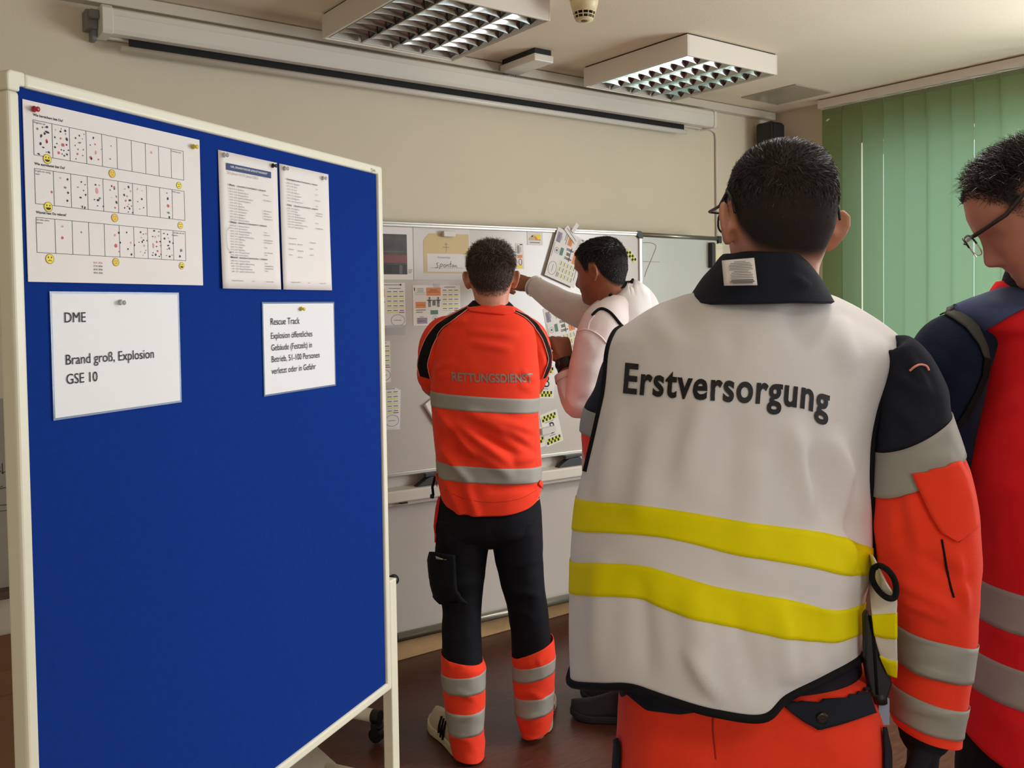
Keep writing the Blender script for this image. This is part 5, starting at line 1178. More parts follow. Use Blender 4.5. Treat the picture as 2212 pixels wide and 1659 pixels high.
G, N = limb([Bw(1228, 800, -0.075), Bw(1224, 788, -0.065), Bw(1221, 777, -0.058)], (.037, .037, .036), 3, 28)
ws = grid_mb(G, cap=False).obj('wristwatch', M_BLACK, Bp, smooth=True, solid=0.004)
bx = MB(); ball(bx, Bw(1207, 788, -0.08), 0.017, 0.8, 0.8, 1.1); bx.obj('watch_case', M_BLACK, ws, smooth=True)
rows = [(1296, 622, 1362, 606, 0.02, .07), (1284, 650, 1392, 618, 0.01, .10), (1276, 675, 1412, 642, 0.0, .125), (1268, 705, 1425, 680, 0.0, .14), (1264, 760, 1434, 750, 0.0, .15), (1262, 830, 1440, 830, 0, .15), (1262, 900, 1441, 900, 0, .148), (1262, 980, 1438, 980, 0, .145), (1262, 1060, 1436, 1060, 0, .145), (1260, 1130, 1438, 1130, 0, .15)]
GB, NB = loft(rows, dB, 8, 90, [(1300, 720, 1330, 760, 8, 3), (1360, 640, 1400, 720, 12, 3)], 0.003, 8, 21, yaw=0.5)
sw = cloth('sweatshirt', GB, M_SWEAT, Bp, cap=False, solid=0.002)
fb = [(1245, 860, 1285, 830, 6, 6), (1230, 840, 1275, 880, 6, -5), (1215, 850, 1255, 895, 5, 6), (1240, 800, 1290, 790, 6, 5), (1245, 740, 1290, 720, 6, 4), (1235, 880, 1275, 870, 5, 6), (1250, 700, 1285, 760, 7, 4), (1210, 830, 1225, 870, 5, 5), (1262, 895, 1290, 850, 5, 6)]
GS1, NS1 = limb([Bw(1335, 680, -0.06), Bw(1302, 706, -0.13), Bw(1280, 760, -0.15), Bw(1266, 825, -0.15), Bw(1255, 868, -0.13), Bw(1236, 838, -0.10), Bw(1225, 806, -0.08)], (.078, .078, .072, .066, .062, .052, .042), 8, 60, fb, 0.004, 14, 23)
GS2, NS2 = limb([Bw(1322, 690, 0.08), Bw(1282, 684, 0.13), Bw(1240, 668, 0.24), Bw(1200, 648, 0.36), Bw(1164, 624, 0.47), Bw(1152, 617, 0.50)], (.075, .068, .060, .054, .043, .040), 8, 56, [(1180, 640, 1230, 690, 6, 4), (1220, 640, 1260, 690, 8, 4), (1165, 620, 1180, 655, 5, 4)], 0.003, 12, 25)
s1 = cloth('sleeve', GS1, M_SWEAT, Bp); s2 = cloth('sleeve', GS2, M_SWEAT, Bp); band('cuff', GS1, NS1, 44, 48, M_SWEAT, s1, 0.003); band('cuff', GS2, NS2, 36, 40, M_SWEAT, s2, 0.003)
bv = bvh_of(GB, GS1, GS2); bvs = bvh_of(GB)
vest = patch('vest', [(1300, 668), (1316, 655), (1335, 641), (1352, 622), (1358, 606), (1380, 612), (1400, 628)], [(1345, 708), (1352, 730), (1362, 760), (1380, 800), (1400, 860), (1425, 900), (1440, 940)], bvs, M_VEST, Bp, 0.008, 14, 40, dB, 0.002)
cord('vest_binding', [(1280, 682), (1290, 672), (1302, 668), (1318, 676), (1334, 694), (1347, 710)], bv, M_BLKC, vest, 0.0055, dB, 48, 0.003)
cord('neck_binding', [(1318, 640), (1334, 630), (1350, 618), (1358, 609)], bv, M_BLKC, vest, 0.0055, dB, 36, 0.004)
cord('neck_binding', [(1346, 607), (1354, 604), (1362, 607), (1364, 613)], bv, M_BLKC, vest, 0.0055, dB, 24, 0.006)
cord('seam', [(1247, 716), (1262, 712), (1278, 715), (1296, 726), (1310, 742)], bv, mat('sweatshirt_seam', (232, 226, 224), 0.9), s1, 0.003, dB, 40, 0.001)
cord('seam', [(1270, 712), (1274, 695), (1284, 682)], bv, MATS['sweatshirt_seam'], s1, 0.003, dB, 30, 0.001)
G, N = loft([(1268, 1040, 1434, 1040, 0, .13), (1262, 1100, 1438, 1100, 0, .14), (1262, 1180, 1438, 1180, 0, .13), (1270, 1210, 1430, 1210, 0, .1)], dB, 6, 60, yaw=0.4)
trb = cloth('trousers', G, M_RED, Bp)
for rw_ in ([(1338, 1150, 1432, 1150, -.06, .1), (1345, 1320, 1422, 1320, -.10, .085), (1342, 1440, 1412, 1440, -.12, .08), (1338, 1530, 1406, 1535, -.12, .075)], [(1268, 1150, 1362, 1150, .05, .1), (1300, 1320, 1370, 1320, .07, .085), (1312, 1440, 1378, 1440, .08, .08), (1318, 1505, 1378, 1515, .08, .075)]):
    G, N = loft(rw_, dB, 7, 48, (), 0.003, 12, 31); cloth('trouser_leg', G, M_RED, trb)
def fl(px, py):
    d = FW + CR * ((px - CX) / F_PX) - CU * ((py - CY) / F_PX); return EYE + d * (-EYE.z / d.z)
for hp, tp in (((1408, 1560), (1268, 1548)), ((1410, 1540), (1300, 1512))):
    up, P = shoe(Bp, fl(*hp), fl(*tp), M_SHOEK, M_SOLEK, 0.29, 0.026)
    for u in (0.52, 0.6, 0.68): MB().tube([P(u, -0.022, 0.082 - (u - 0.5)*0.16), P(u, 0, 0.090 - (u - 0.5)*0.17), P(u, 0.022, 0.082 - (u - 0.5)*0.16)], 0.003, 8).obj('lace', M_DGREY, up, smooth=True)
    o = MB().box((-0.006, -0.004, -0.002), (0.006, 0.004, 0.002)).obj('lace_tag', M_PAPER, up); o.location = P(0.66, 0.004, 0.07)
settle(Bp)
# ================================================================== person in the white vest, large in front
dC = 1.40
Cp = person('person in white vest with yellow bands and orange trousers seen from behind', 1640, dC, 1650)
SK_C = skin_mat('skin_light', (208, 146, 118), (40, 32, 28))
Cw = lambda x, y, dd=0.0: W(x, y, dC + dd)
MC = head_matrix(Cw(1682, 494, 0.03), 0.06, 0.04, 0.075, 1.06)
mb = MB(); head_into(mb, MC, ears=0.62, earl=0.42)
tube_mb(mb, [MC @ V((0, -0.018, -0.04)), MC @ V((0.0, -0.018, -0.085)), Cw(1645, 645, 0.085)], [0.057, 0.053, 0.046], flat=1.0)
tube_mb(mb, [Cw(1640, 690, 0.10), Cw(1635, 760, 0.09), Cw(1620, 830, 0.06), Cw(1590, 1000, 0.02), Cw(1590, 1250, 0.02), Cw(1620, 1450, 0.02), Cw(1620, 1600, 0.02)], [0.05, 0.09, 0.11, 0.11, 0.11, 0.115, 0.11])
tube_mb(mb, [Cw(1790, 770, 0.12), Cw(1930, 810, 0.07), Cw(1965, 900, 0.03), Cw(1990, 1010, 0.01), Cw(2005, 1190, -0.01), Cw(2005, 1420, 0.0), Cw(2000, 1560, 0.01)], [0.042, 0.045, 0.046, 0.044, 0.042, 0.034, 0.029])
hand_mb(mb, Cw(1999, 1566, 0.012), -UP * 1.0 - HR * 0.05 + HD * 0.08, -HR * 0.9 + HD * 0.2, 1, 0.42, 1.02, thumb=0.35)
tube_mb(mb, [Cw(1530, 760, 0.10), Cw(1390, 820, 0.12), Cw(1330, 960, 0.15), Cw(1345, 1150, 0.18), Cw(1400, 1250, 0.28)], [0.05, 0.048, 0.043, 0.042, 0.03])
hand_mb(mb, Cw(1402, 1252, 0.29), HD * 0.8 + HR * 0.5 - UP * 0.2, -UP * 0.4 + HR * 0.8, -1, 0.6, 1.0)
for sx in (-1, 1):
    tube_mb(mb, [Cw(1620 + sx*105, 1540, 0.02), Cw(1620 + sx*125, 1850, 0.02), Cw(1620 + sx*135, 2150, 0.03), Cw(1620 + sx*140, 2480, 0.03)], [0.10, 0.075, 0.055, 0.04])
bodyC, coC, HC = body_obj(mb, MC, SK_C, Cp, 0.0034, stubble=(-0.014, 0.026), smooth_it=5)
HM_C = hair_mat('black_brown_hair', (42, 34, 29), 0.42)
def flowC(H):
    up = np.clip((H[:, 2] - 0.035) / 0.05, 0, 1)[:, None]
    return np.stack([H[:, 0]*1.5, np.zeros(len(H)), -np.ones(len(H))], 1) * (1 - up) + np.stack([0.5 + H[:, 0]*6, np.full(len(H), 0.55), np.full(len(H), 0.1)], 1) * up
hair_obj(bodyC, coC, HC, MC, HM_C, Cp, 22000, lambda H: len_top(H, 0.017, 0.0042, 0.0, 0.10), flowC, lift=0.16, start=0.010, wid=0.00105, seed=8, jitter=0.2, clump=0.22)
glasses(Cp, MC, 0.104, 0.030, w=0.079)

# jacket under the vest: sleeves, collar
slR = [(1868, 806, 1932, 762, .07, .030), (1896, 760, 1950, 726, .05, .050), (1898, 800, 1990, 766, .05, .066), (1893, 868, 2024, 828, .04, .072), (1890, 975, 2036, 884, .03, .074), (1891, 1072, 2066, 967, .02, .074), (1894, 1135, 2094, 1058, .01, .073), (1900, 1215, 2108, 1148, 0, .072), (1914, 1290, 2106, 1258, -.005, .069),
       (1928, 1342, 2098, 1380, -.005, .066), (1929, 1422, 2088, 1453, 0, .063), (1929, 1476, 2079, 1511, 0, .060), (1930, 1542, 2071, 1574, .005, .057), (1938, 1566, 2068, 1594, .005, .056)]
fC = [(1930, 1090, 1925, 1200, 14, 8), (1960, 1060, 1990, 1200, 16, 9), (1915, 1240, 2080, 1330, 14, 9), (1990, 1200, 2095, 1260, 14, -8), (1940, 1290, 2060, 1345, 10, 8), (2060, 1180, 2090, 1330, 12, 8), (1935, 1440, 2080, 1470, 8, 6), (1940, 1520, 2060, 1545, 8, 6), (1930, 800, 2000, 860, 12, 8), (1910, 850, 1990, 930, 12, 8), (1960, 760, 2010, 860, 10, 6), (1930, 1390, 2090, 1400, 10, -4), (1980, 1010, 2060, 980, 9, 6), (1915, 900, 1935, 960, 9, 8)]
GR, NR = loft(slR, dC, 8, 96, fC, 0.0035, 12, 41, power=2.2)
jc = cloth('jacket_sleeve', GR[30:], M_HIVIS, Cp)
bvR = bvh_of(GR)
grid_mb(GR[:33] + NR[:33] * 0.002).obj('navy_shoulder', M_NAVY, jc, smooth=True); band('reflective_band', GR, NR, 32, 40, M_REFL, jc, 0.0026, solid=0.002)
band('reflective_band', GR, NR, 72, 80, M_REFL, jc); band('reflective_band', GR, NR, 88, 96, M_REFL, jc)
patch('sleeve_pocket_flap', [(1972, 1024), (1990, 1070), (2008, 1110), (2032, 1152), (2064, 1171)], [(2068, 996), (2086, 1030), (2098, 1075), (2106, 1138), (2066, 1170)], bvR, M_HIVIS, jc, 0.006, 10, 24, dC, 0.004)
cord('seam', [(2034, 1165), (2042, 1210), (2050, 1255), (2060, 1290)], bvR, M_BLKC, jc, 0.0016, dC, 40, 0.001)
cord('seam', [(2068, 1170), (2090, 1150), (2107, 1138)], bvR, M_BLKC, jc, 0.0014, dC, 20, 0.003)
cord('shoulder_piping', [(1968, 801), (1982, 790), (1998, 792), (2004, 802)], bvR, M_PIPE, jc, 0.0018, dC, 30, 0.003)
slL = [(1330, 735, 1420, 712, .06, .06), (1304, 790, 1400, 775, .09, .066), (1284, 845, 1388, 845, .11, .070), (1266, 882, 1378, 900, .12, .070), (1257, 931, 1370, 958, .13, .070), (1260, 975, 1368, 1010, .14, .070), (1272, 1030, 1372, 1070, .15, .07), (1290, 1120, 1392, 1150, .18, .066), (1330, 1220, 1430, 1240, .24, .058)]
GL, NL = loft(slL, dC, 8, 72, [(1290, 800, 1275, 870, 6, 4)], 0.003, 12, 43)
jl = cloth('jacket_sleeve', GL, M_HIVIS, Cp); band('navy_shoulder', GL, NL, 0, 24, M_NAVY, jl, 0.002, solid=0.002); band('reflective_band', GL, NL, 24, 32, M_REFL, jl, 0.0024, solid=0.002)
torso = [(1510, 675, 1762, 672, .08, .06), (1440, 705, 1840, 705, .09, .085), (1390, 750, 1885, 755, .09, .10), (1345, 860, 1870, 865, .07, .115), (1325, 1000, 1855, 1000, .06, .12), (1315, 1150, 1835, 1150, .06, .12), (1320, 1300, 1835, 1300, .05, .125), (1328, 1440, 1850, 1440, .04, .135), (1338, 1500, 1850, 1490, .04, .135)]
GT, NT = loft(torso, dC, 6, 72); cloth('jacket_body', GT, M_NAVY, Cp, cap=False)
# vest back: rows follow the sewn bands
vr = [
 [(1345, 707, .075), (1400, 672, .075), (1450, 650, .065), (1510, 633, .03), (1640, 627, .005), (1762, 631, .03), (1832, 655, .065), (1890, 688, .075), (1937, 724, .08)],
 [(1327, 722, .05), (1390, 690, .035), (1450, 672, .02), (1520, 660, -.035), (1640, 655, -.06), (1750, 658, -.035), (1826, 682, .02), (1884, 712, .04), (1936, 745, .06)],
 [(1313, 768, .02), (1380, 745, -.03), (1455, 735, -.065), (1540, 728, -.095), (1640, 725, -.105), (1735, 730, -.09), (1812, 742, -.06), (1878, 764, -.02), (1930, 785, .03)],
 [(1301, 870, .01), (1370, 862, -.05), (1450, 860, -.095), (1540, 860, -.12), (1630, 862, -.125), (1720, 866, -.11), (1795, 872, -.08), (1850, 880, -.04), (1893, 890, .02)],
 [(1274, 995, .01), (1345, 993, -.06), (1430, 993, -.105), (1520, 998, -.13), (1615, 1004, -.135), (1700, 1010, -.12), (1775, 1016, -.095), (1832, 1020, -.05), (1878, 1020, .02)],
 [(1254, 1079, .01), (1330, 1087, -.07), (1400, 1094, -.115), (1490, 1107, -.14), (1583, 1123, -.145), (1680, 1137, -.135), (1755, 1147, -.12), (1822, 1162, -.08), (1885, 1184, .02)],
 [(1245, 1147, .01), (1330, 1152, -.08), (1417, 1159, -.125), (1490, 1173, -.145), (1570, 1194, -.15), (1660, 1210, -.145), (1755, 1227, -.135), (1826, 1243, -.095), (1882, 1240, .015)],
 [(1240, 1214, .01), (1310, 1217, -.075), (1391, 1223, -.125), (1460, 1242, -.145), (1540, 1266, -.155), (1630, 1283, -.155), (1720, 1299, -.145), (1808, 1318, -.11), (1868, 1302, .0)],
 [(1239, 1283, .01), (1305, 1287, -.075), (1375, 1295, -.125), (1455, 1322, -.15), (1557, 1350, -.165), (1640, 1368, -.165), (1720, 1381, -.15), (1800, 1388, -.115), (1864, 1366, -.01)],
 [(1236, 1385, .01), (1302, 1388, -.075), (1368, 1394, -.12), (1450, 1418, -.15), (1545, 1446, -.168), (1640, 1462, -.168), (1715, 1447, -.15), (1792, 1428, -.115), (1861, 1392, -.02)],
 [(1238, 1472, .01), (1300, 1478, -.07), (1362, 1478, -.11), (1440, 1504, -.145), (1540, 1532, -.165), (1645, 1544, -.165), (1695, 1502, -.145), (1775, 1460, -.11), (1858, 1416, -.03)]]
kr = 8
ctr = np.array([[tuple(Cw(*p)) for p in r] for r in vr])
ext = []                                                   # carry the cloth on round the wearer's sides
for i, r in enumerate(ctr):
    l1 = r[0] + np.array(HR) * 0.004 + np.array(HD) * 0.05; l2 = r[0] + np.array(HR) * 0.022 + np.array(HD) * 0.10
    r1 = r[-1] - np.array(HR) * 0.004 + np.array(HD) * 0.035; ext.append(np.array([l2, l1] + list(r) + [r1]))
ctr = np.array(ext)
G1 = np.array([crom(r, 9) for r in ctr]); G = np.stack([crom(G1[:, j], kr) for j in range(G1.shape[1])], 1)
NV = grid_normals(G, False); NV *= np.sign(-(NV @ np.array(HD)).mean())
fV = [(1530, 830, 1470, 1060, 26, 11), (1600, 880, 1560, 1080, 30, -9), (1700, 900, 1760, 1120, 26, 13), (1640, 980, 1600, 1250, 34, 9), (1790, 930, 1850, 1130, 22, 18), (1740, 960, 1800, 1150, 22, -14), (1830, 1020, 1845, 1180, 14, -14), (1420, 900, 1380, 1150, 30, 9), (1340, 860, 1300, 1100, 24, 9), (1400, 680, 1480, 760, 26, 7), (1690, 660, 1760, 760, 30, -11), (1800, 690, 1840, 800, 26, 11), (1300, 1180, 1290, 1460, 22, 9), (1380, 1230, 1400, 1480, 26, -9), (1490, 1260, 1530, 1500, 30, 11), (1580, 1280, 1640, 1520, 24, -9), (1680, 1290, 1700, 1480, 24, 11), (1770, 1310, 1780, 1450, 20, -7), (1820, 1160, 1850, 1240, 12, 11), (1855, 1180, 1850, 1240, 9, -14), (1560, 700, 1600, 770, 24, -5), (1480, 1390, 1560, 1520, 16, 9)]
G = add_folds(G, NV, fV, 0.0025, 7, 61, False); NV = grid_normals(G, False); NV *= np.sign(-(NV @ np.array(HD)).mean())
vs_ = cloth('vest', G, M_VEST, Cp, closed=False, solid=0.0025)
for i in (5, 7): band('yellow_band', G, NV, i*kr, (i + 1)*kr, M_YBAND, vs_, 0.0022, False, 0.001)
def edge_tape(nm, P, rad, m=M_BLKC, par=vs_): return MB().tube([V(p) for p in P], rad, 10, flat=0.8).obj(nm, m, par, smooth=True)
edge_tape('hem_binding', G[-1] - np.array((0, 0, 0.004)) + NV[-1] * 0.001, 0.0075); edge_tape('armhole_binding', G[:, 18][:int(4.4*kr)] + NV[:, 18][:int(4.4*kr)] * 0.002, 0.0045)
edge_tape('armhole_binding', G[:, -10][kr//2:6*kr] + NV[:, -10][kr//2:6*kr]*0.001 + np.array(HR) * 0.002, 0.0050)
bvV = bvh_of(G, closed=False)
letters_on('lettering', 'Erstversorgung', bvV, M_PRINTK, vs_, [(1349, 848), (1400, 853), (1500, 862), (1600, 868), (1680, 873), (1730, 880), (1786, 898)], 63, 0.0032, dC - 0.12, bold=0.026, shear=0.0, up=(0.075, -1), spacing=1.10)
# vest front edge seen past the hip
fr = np.array([[tuple(Cw(*p)) for p in r] for r in [[(1877, 1200, .02), (1882, 1198, -.02), (1888, 1206, -.05)], [(1879, 1250, .02), (1894, 1244, -.04), (1916, 1262, -.08)], [(1882, 1300, -.04), (1902, 1298, -.066), (1936, 1292, -.085)],
     [(1884, 1328, -.062), (1908, 1326, -.072), (1937, 1324, -.085)], [(1890, 1372, -.062), (1912, 1378, -.072), (1937, 1380, -.085)], [(1902, 1415, -.062), (1920, 1424, -.072), (1938, 1428, -.08)], [(1920, 1455, -.062), (1930, 1460, -.068), (1938, 1462, -.07)]]])
F1 = np.array([crom(r, 6) for r in fr]); F = np.stack([crom(F1[:, j], 6) for j in range(F1.shape[1])], 1); NF = grid_normals(F, False); NF *= np.sign(-(NF @ np.array(HD)).mean())
vf = cloth('vest_front_edge', F, M_VEST, Cp, closed=False, solid=0.0025); band('yellow_band', F, NF, 18, 24, M_YBAND, vf, 0.0, False, 0.006); band('yellow_band', F, NF, 30, 36, M_YBAND, vf, 0.0, False, 0.006)
lp = [(1886, 1228), (1900, 1222), (1918, 1232), (1932, 1252), (1936, 1278), (1930, 1292), (1914, 1290), (1896, 1274), (1884, 1250), (1886, 1228)]
MB().tube([V(p) for p in crom(np.array([tuple(Cw(a, b, -0.088 if a > 1900 else -0.06)) for a, b in lp]), 5)], 0.0045, 10).obj('strap_loop', M_BLKC, vf, smooth=True)
# stand collar with the care label turned out
cl = [(1490, 656, 1782, 654, .03, .130), (1506, 632, 1770, 630, .025, .118), (1526, 602, 1754, 604, .02, .108), (1550, 576, 1734, 580, .018, .100), (1564, 558, 1716, 562, .016, .094), (1570, 552, 1708, 556, .016, .088)]
GC, NC = loft(cl, dC, 6, 72, [(1700, 590, 1745, 625, 8, 4)], 0.002, 14, 52); co_ = cloth('collar', GC, M_NAVY, Cp, cap=False, solid=0.006)
cd = (dC - 0.090)
q = [W(1559, 563, cd), W(1629, 557, cd - 0.004), W(1636, 616, cd - 0.016), W(1564, 617, cd - 0.014)]
mbl = MB(); rows = []
for j in range(7):
    v = j / 6; a = q[0]*(1 - v) + q[3]*v; b = q[1]*(1 - v) + q[2]*v
    rows.append([a*(1 - u) + b*u - HD * 0.004 * math.sin(PI*u) * (0.4 + v) for u in [k/6 for k in range(7)]])
mbl.grid(rows); lb = mbl.obj('care_label', M_PAPER, Cp, smooth=True, solid=0.0008)
ml = MB(); rl = random.Random(4)
for j, (v, hw) in enumerate(((0.10, .18), (0.16, .30), (0.22, .34), (0.28, .36), (0.34, .34), (0.40, .36), (0.47, .22), (0.53, .30), (0.60, .34), (0.66, .32), (0.72, .34), (0.80, .33), (0.86, .36), (0.91, .30))):
    a = q[0]*(1 - v) + q[3]*v; b = q[1]*(1 - v) + q[2]*v; t_ = 0.012 if v < 0.78 else 0.028
    pts = [a + (b - a) * (0.52 + x) + (q[3] - q[0]) * dz - HD * (0.0058 + 0.004*v) for x, dz in ((-hw, -t_), (hw, -t_), (hw, t_), (-hw, t_))]
    ml.add(pts, [(0, 1, 2, 3)])
ml.obj('care_print', [M_GINK], lb)
# trousers
tC = [(1345, 1440, 1860, 1430, .03, .135), (1338, 1510, 1885, 1500, .03, .145), (1336, 1600, 1902, 1590, .03, .15), (1334, 1700, 1905, 1690, .03, .15), (1360, 1790, 1890, 1790, .03, .12)]
fT = [(1420, 1560, 1400, 1680, 22, 4), (1700, 1560, 1850, 1640, 26, 4), (1540, 1560, 1545, 1720, 10, -6), (1600, 1560, 1650, 1700, 24, 3)]
G2, N2 = loft(tC, dC, 8, 96, fT, 0.003, 9, 71, power=2.5); tr = cloth('trousers', G2, M_HIVIS, Cp)
for rw_ in ([(1345, 1690, 1625, 1700, .03, .115), (1345, 1900, 1600, 1900, .03, .105), (1370, 2150, 1580, 2150, .04, .085), (1380, 2400, 1570, 2400, .04, .08), (1385, 2500, 1565, 2500, .04, .08)], [(1615, 1700, 1900, 1690, .03, .115), (1640, 1900, 1890, 1900, .03, .105), (1660, 2150, 1870, 2150, .04, .085), (1670, 2400, 1860, 2400, .04, .08), (1675, 2500, 1855, 2500, .04, .08)]):
    G, N = loft(rw_, dC, 6, 56, (), 0.003, 9, 73); g_ = cloth('trouser_leg', G, M_HIVIS, tr); band('reflective_band', G, N, 13, 16, M_REFL, g_)
bt = bvh_of(G2)
patch('pocket_flap', [(1690, 1520), (1730, 1496), (1790, 1492), (1868, 1494), (1882, 1538)], [(1692, 1526), (1728, 1556), (1764, 1577), (1820, 1560), (1884, 1540)], bt, M_NAVY, tr, 0.007, 10, 30, dC, 0.003)
sn = W(1769, 1550, dC - 0.135); ob = on_cloth(bt, 1769, 1550, 0.009, dC)
MB().lathe([(0.0085, 0), (0.0085, 0.002), (0.006, 0.0032), (0.0035, 0.0022), (0.001, 0.003)], 24).obj('snap_button', mat('dark_snap_metal', (70, 62, 56), 0.3, metal=0.8), tr, smooth=True)
o = bpy.data.objects['snap_button']; o.location = ob; o.rotation_euler = (-HD).to_track_quat('Z', 'Y').to_euler()
patch('waist_panel', [(1345, 1478), (1400, 1486), (1470, 1490), (1560, 1500)], [(1362, 1502), (1400, 1534), (1470, 1542), (1560, 1530)], bt, M_NAVY, tr, 0.004, 8, 24, dC, 0.002)
patch('waist_panel', [(1560, 1500), (1620, 1510), (1690, 1500)], [(1560, 1530), (1620, 1552), (1690, 1528)], bt, M_NAVY, tr, 0.0035, 8, 20, dC, 0.002)
patch('side_panel', [(1330, 1600), (1326, 1640), (1322, 1720)], [(1342, 1594), (1346, 1622), (1340, 1720)], bt, M_NAVY, tr, 0.006, 4, 14, dC, 0.003)
patch('side_panel', [(1900, 1570), (1903, 1620), (1903, 1720)], [(1905, 1570), (1916, 1620), (1918, 1720)], bt, M_NAVY, tr, 0.006, 4, 14, dC, 0.003)
patch('belt_loop', [(1838, 1452), (1838, 1478), (1844, 1490)], [(1848, 1452), (1850, 1476), (1868, 1486)], bt, M_NAVY, tr, 0.010, 4, 14, dC, 0.005)
cord('seam', [(1541, 1546), (1540, 1580), (1546, 1640)], bt, mat('dark_orange_seam', (170, 34, 20), 0.8), tr, 0.0012, dC)
for sx in (-1, 1):
    hh = W(1620 + sx*140, 2480, dC + .03); shoe(Cp, (hh.x - HD.x*0.06, hh.y - HD.y*0.06, 0), (hh.x + HD.x*0.3, hh.y + HD.y*0.3, 0), M_SHOEK, M_SOLEK, 0.30)
# gloves over the hands
gm = MB(); hand_mb(gm, Cw(1999, 1566, 0.012), -UP * 1.0 - HR * 0.05 + HD * 0.08, -HR * 0.9 + HD * 0.2, 1, 0.42, 1.16, thumb=0.35)
tube_mb(gm, [Cw(1999, 1545, 0.01), Cw(1999, 1580, 0.012)], [0.040, 0.040])
go = gm.obj('glove', M_GLOVE, Cp); r_ = go.modifiers.new('join', 'REMESH'); r_.mode = 'VOXEL'; r_.voxel_size = 0.003; r_.use_smooth_shade = True
settle(Cp)
# pouch at the hip
t = thing('belt_pouch', 'black holster pouch hanging at the hip below the white vest', 'pouch', Cw(1893, 1500, -0.03))
pts = [(1868, 1330), (1876, 1318), (1882, 1345), (1892, 1384), (1906, 1418), (1924, 1456), (1929, 1480), (1922, 1500), (1918, 1512), (1886, 1508), (1880, 1496), (1870, 1440)]
P2 = [Cw(a, b, -0.0585) for a, b in pts]; P3 = [p + HD * 0.014 for p in P2]; n = len(P2)
m = MB().add(P2 + P3, [tuple(range(n)), tuple(range(2*n - 1, n - 1, -1))] + [(i, (i + 1) % n, (i + 1) % n + n, i + n) for i in range(n)])
m.obj('body', M_BLACK, t, bevel=0.004, seg=3)
MB().tube([Cw(1882, 1330, -.058), Cw(1888, 1420, -.058), Cw(1893, 1500, -.058)], 0.004, 8, flat=0.4).obj('strap', M_BLKC, t, smooth=True)
MB().tube([Cw(1900, 1495, -.05), Cw(1902, 1518, -.05)], 0.010, 16).obj('nozzle', M_BLACK, t, smooth=True)
MB().box((-0.008, -0.003, -0.02), (0.008, 0.003, 0.02)).obj('clip_plate', mat('pale_blue_plastic', (150, 166, 190), 0.5), t)
o = bpy.data.objects['clip_plate']; o.location = Cw(1908, 1536, -0.045); o.rotation_euler = (0, 0, -YAW)
settle(t)

# ================================================================== person bowing the head, with glasses
dD = 1.68
Dp = person('person with glasses bowing the head, in red vest with slate blue yoke', 2330, dD, 1650)
SK_D = skin_mat('skin_rosy', (204, 142, 116), (46, 40, 36))
DX = lambda x: x if x < 2212 else 2212 + (x - 2212) * 0.76       # the far shoulder, outside the photograph
Dw = lambda x, y, dd=0.0: W(DX(x), y, dD + dd)
DR = lambda rows: [(DX(a), b, DX(c), d, e, f) for a, b, c, d, e, f in rows]
MD = head_matrix(W(2240, 466, dD - 0.06), math.radians(68), math.radians(33), 0.0, 1.0)
mb = MB(); head_into(mb, MD, ears=0.45)
tube_mb(mb, [MD @ V((0, -0.02, -0.05)), MD @ V((0, -0.045, -0.085)), Dw(2335, 660, 0.0)], [0.060, 0.062, 0.085])
tube_mb(mb, [Dw(2335, 690), Dw(2330, 760), Dw(2325, 980), Dw(2330, 1250), Dw(2335, 1500), Dw(2335, 1650)], [0.085, 0.125, 0.125, 0.125, 0.125, 0.12])
tube_mb(mb, [Dw(2200, 745, 0.04), Dw(2075, 775, 0.02), Dw(2028, 960, 0.02), Dw(2035, 1080, 0.08), Dw(2080, 1080, 0.26), Dw(2110, 1060, 0.32)], [0.055, 0.052, 0.046, 0.044, 0.036, 0.03])
hand_mb(mb, Dw(2112, 1058, 0.33), HD * 0.6 + HR * 0.7 + UP * 0.1, -UP * 0.2 + HR * 0.5, -1, 0.6)
tube_mb(mb, [Dw(2470, 745, 0.04), Dw(2600, 800, 0.02), Dw(2630, 1000, 0.04), Dw(2560, 1080, 0.22), Dw(2480, 1060, 0.32)], [0.055, 0.052, 0.046, 0.038, 0.03])
hand_mb(mb, Dw(2478, 1058, 0.33), HD * 0.6 - HR * 0.7 + UP * 0.1, -UP * 0.2 - HR * 0.5, 1, 0.6)
for sx in (-1, 1):
    tube_mb(mb, [Dw(2335 + sx*90, 1600, 0.0), Dw(2335 + sx*105, 1850, 0.0), Dw(2335 + sx*110, 2150, 0.02), Dw(2335 + sx*112, 2420, 0.02)], [0.10, 0.075, 0.055, 0.04])
bodyD, coD, HDd = body_obj(mb, MD, SK_D, Dp, 0.0034, stubble=(-0.004, 0.040), smooth_it=5)
def flowD(H):
    up = np.clip((H[:, 2] - 0.045) / 0.04, 0, 1)[:, None]
    return np.stack([H[:, 0]*1.5, np.full(len(H), -0.2), -np.ones(len(H))], 1) * (1 - up) + np.stack([H[:, 0]*2, np.full(len(H), 0.25), np.full(len(H), 0.9)], 1) * up
hair_obj(bodyD, coD, HDd, MD, hair_mat('dark_grey_brown_hair', (44, 38, 34), 0.32), Dp, 9000, lambda H: len_top(H, 0.034, 0.004, 0.05, 0.085) * np.where(H[:, 1] > 0.06, 0.4, 1.0), flowD, lift=0.55, start=0.003, wid=0.0013, seed=12, jitter=0.5, clump=0.45)
glasses(Dp, MD, 0.114, 0.024, half=True, m=mat('dark_brown_frame', (46, 38, 34), 0.3), w=0.072, tk=1.6)
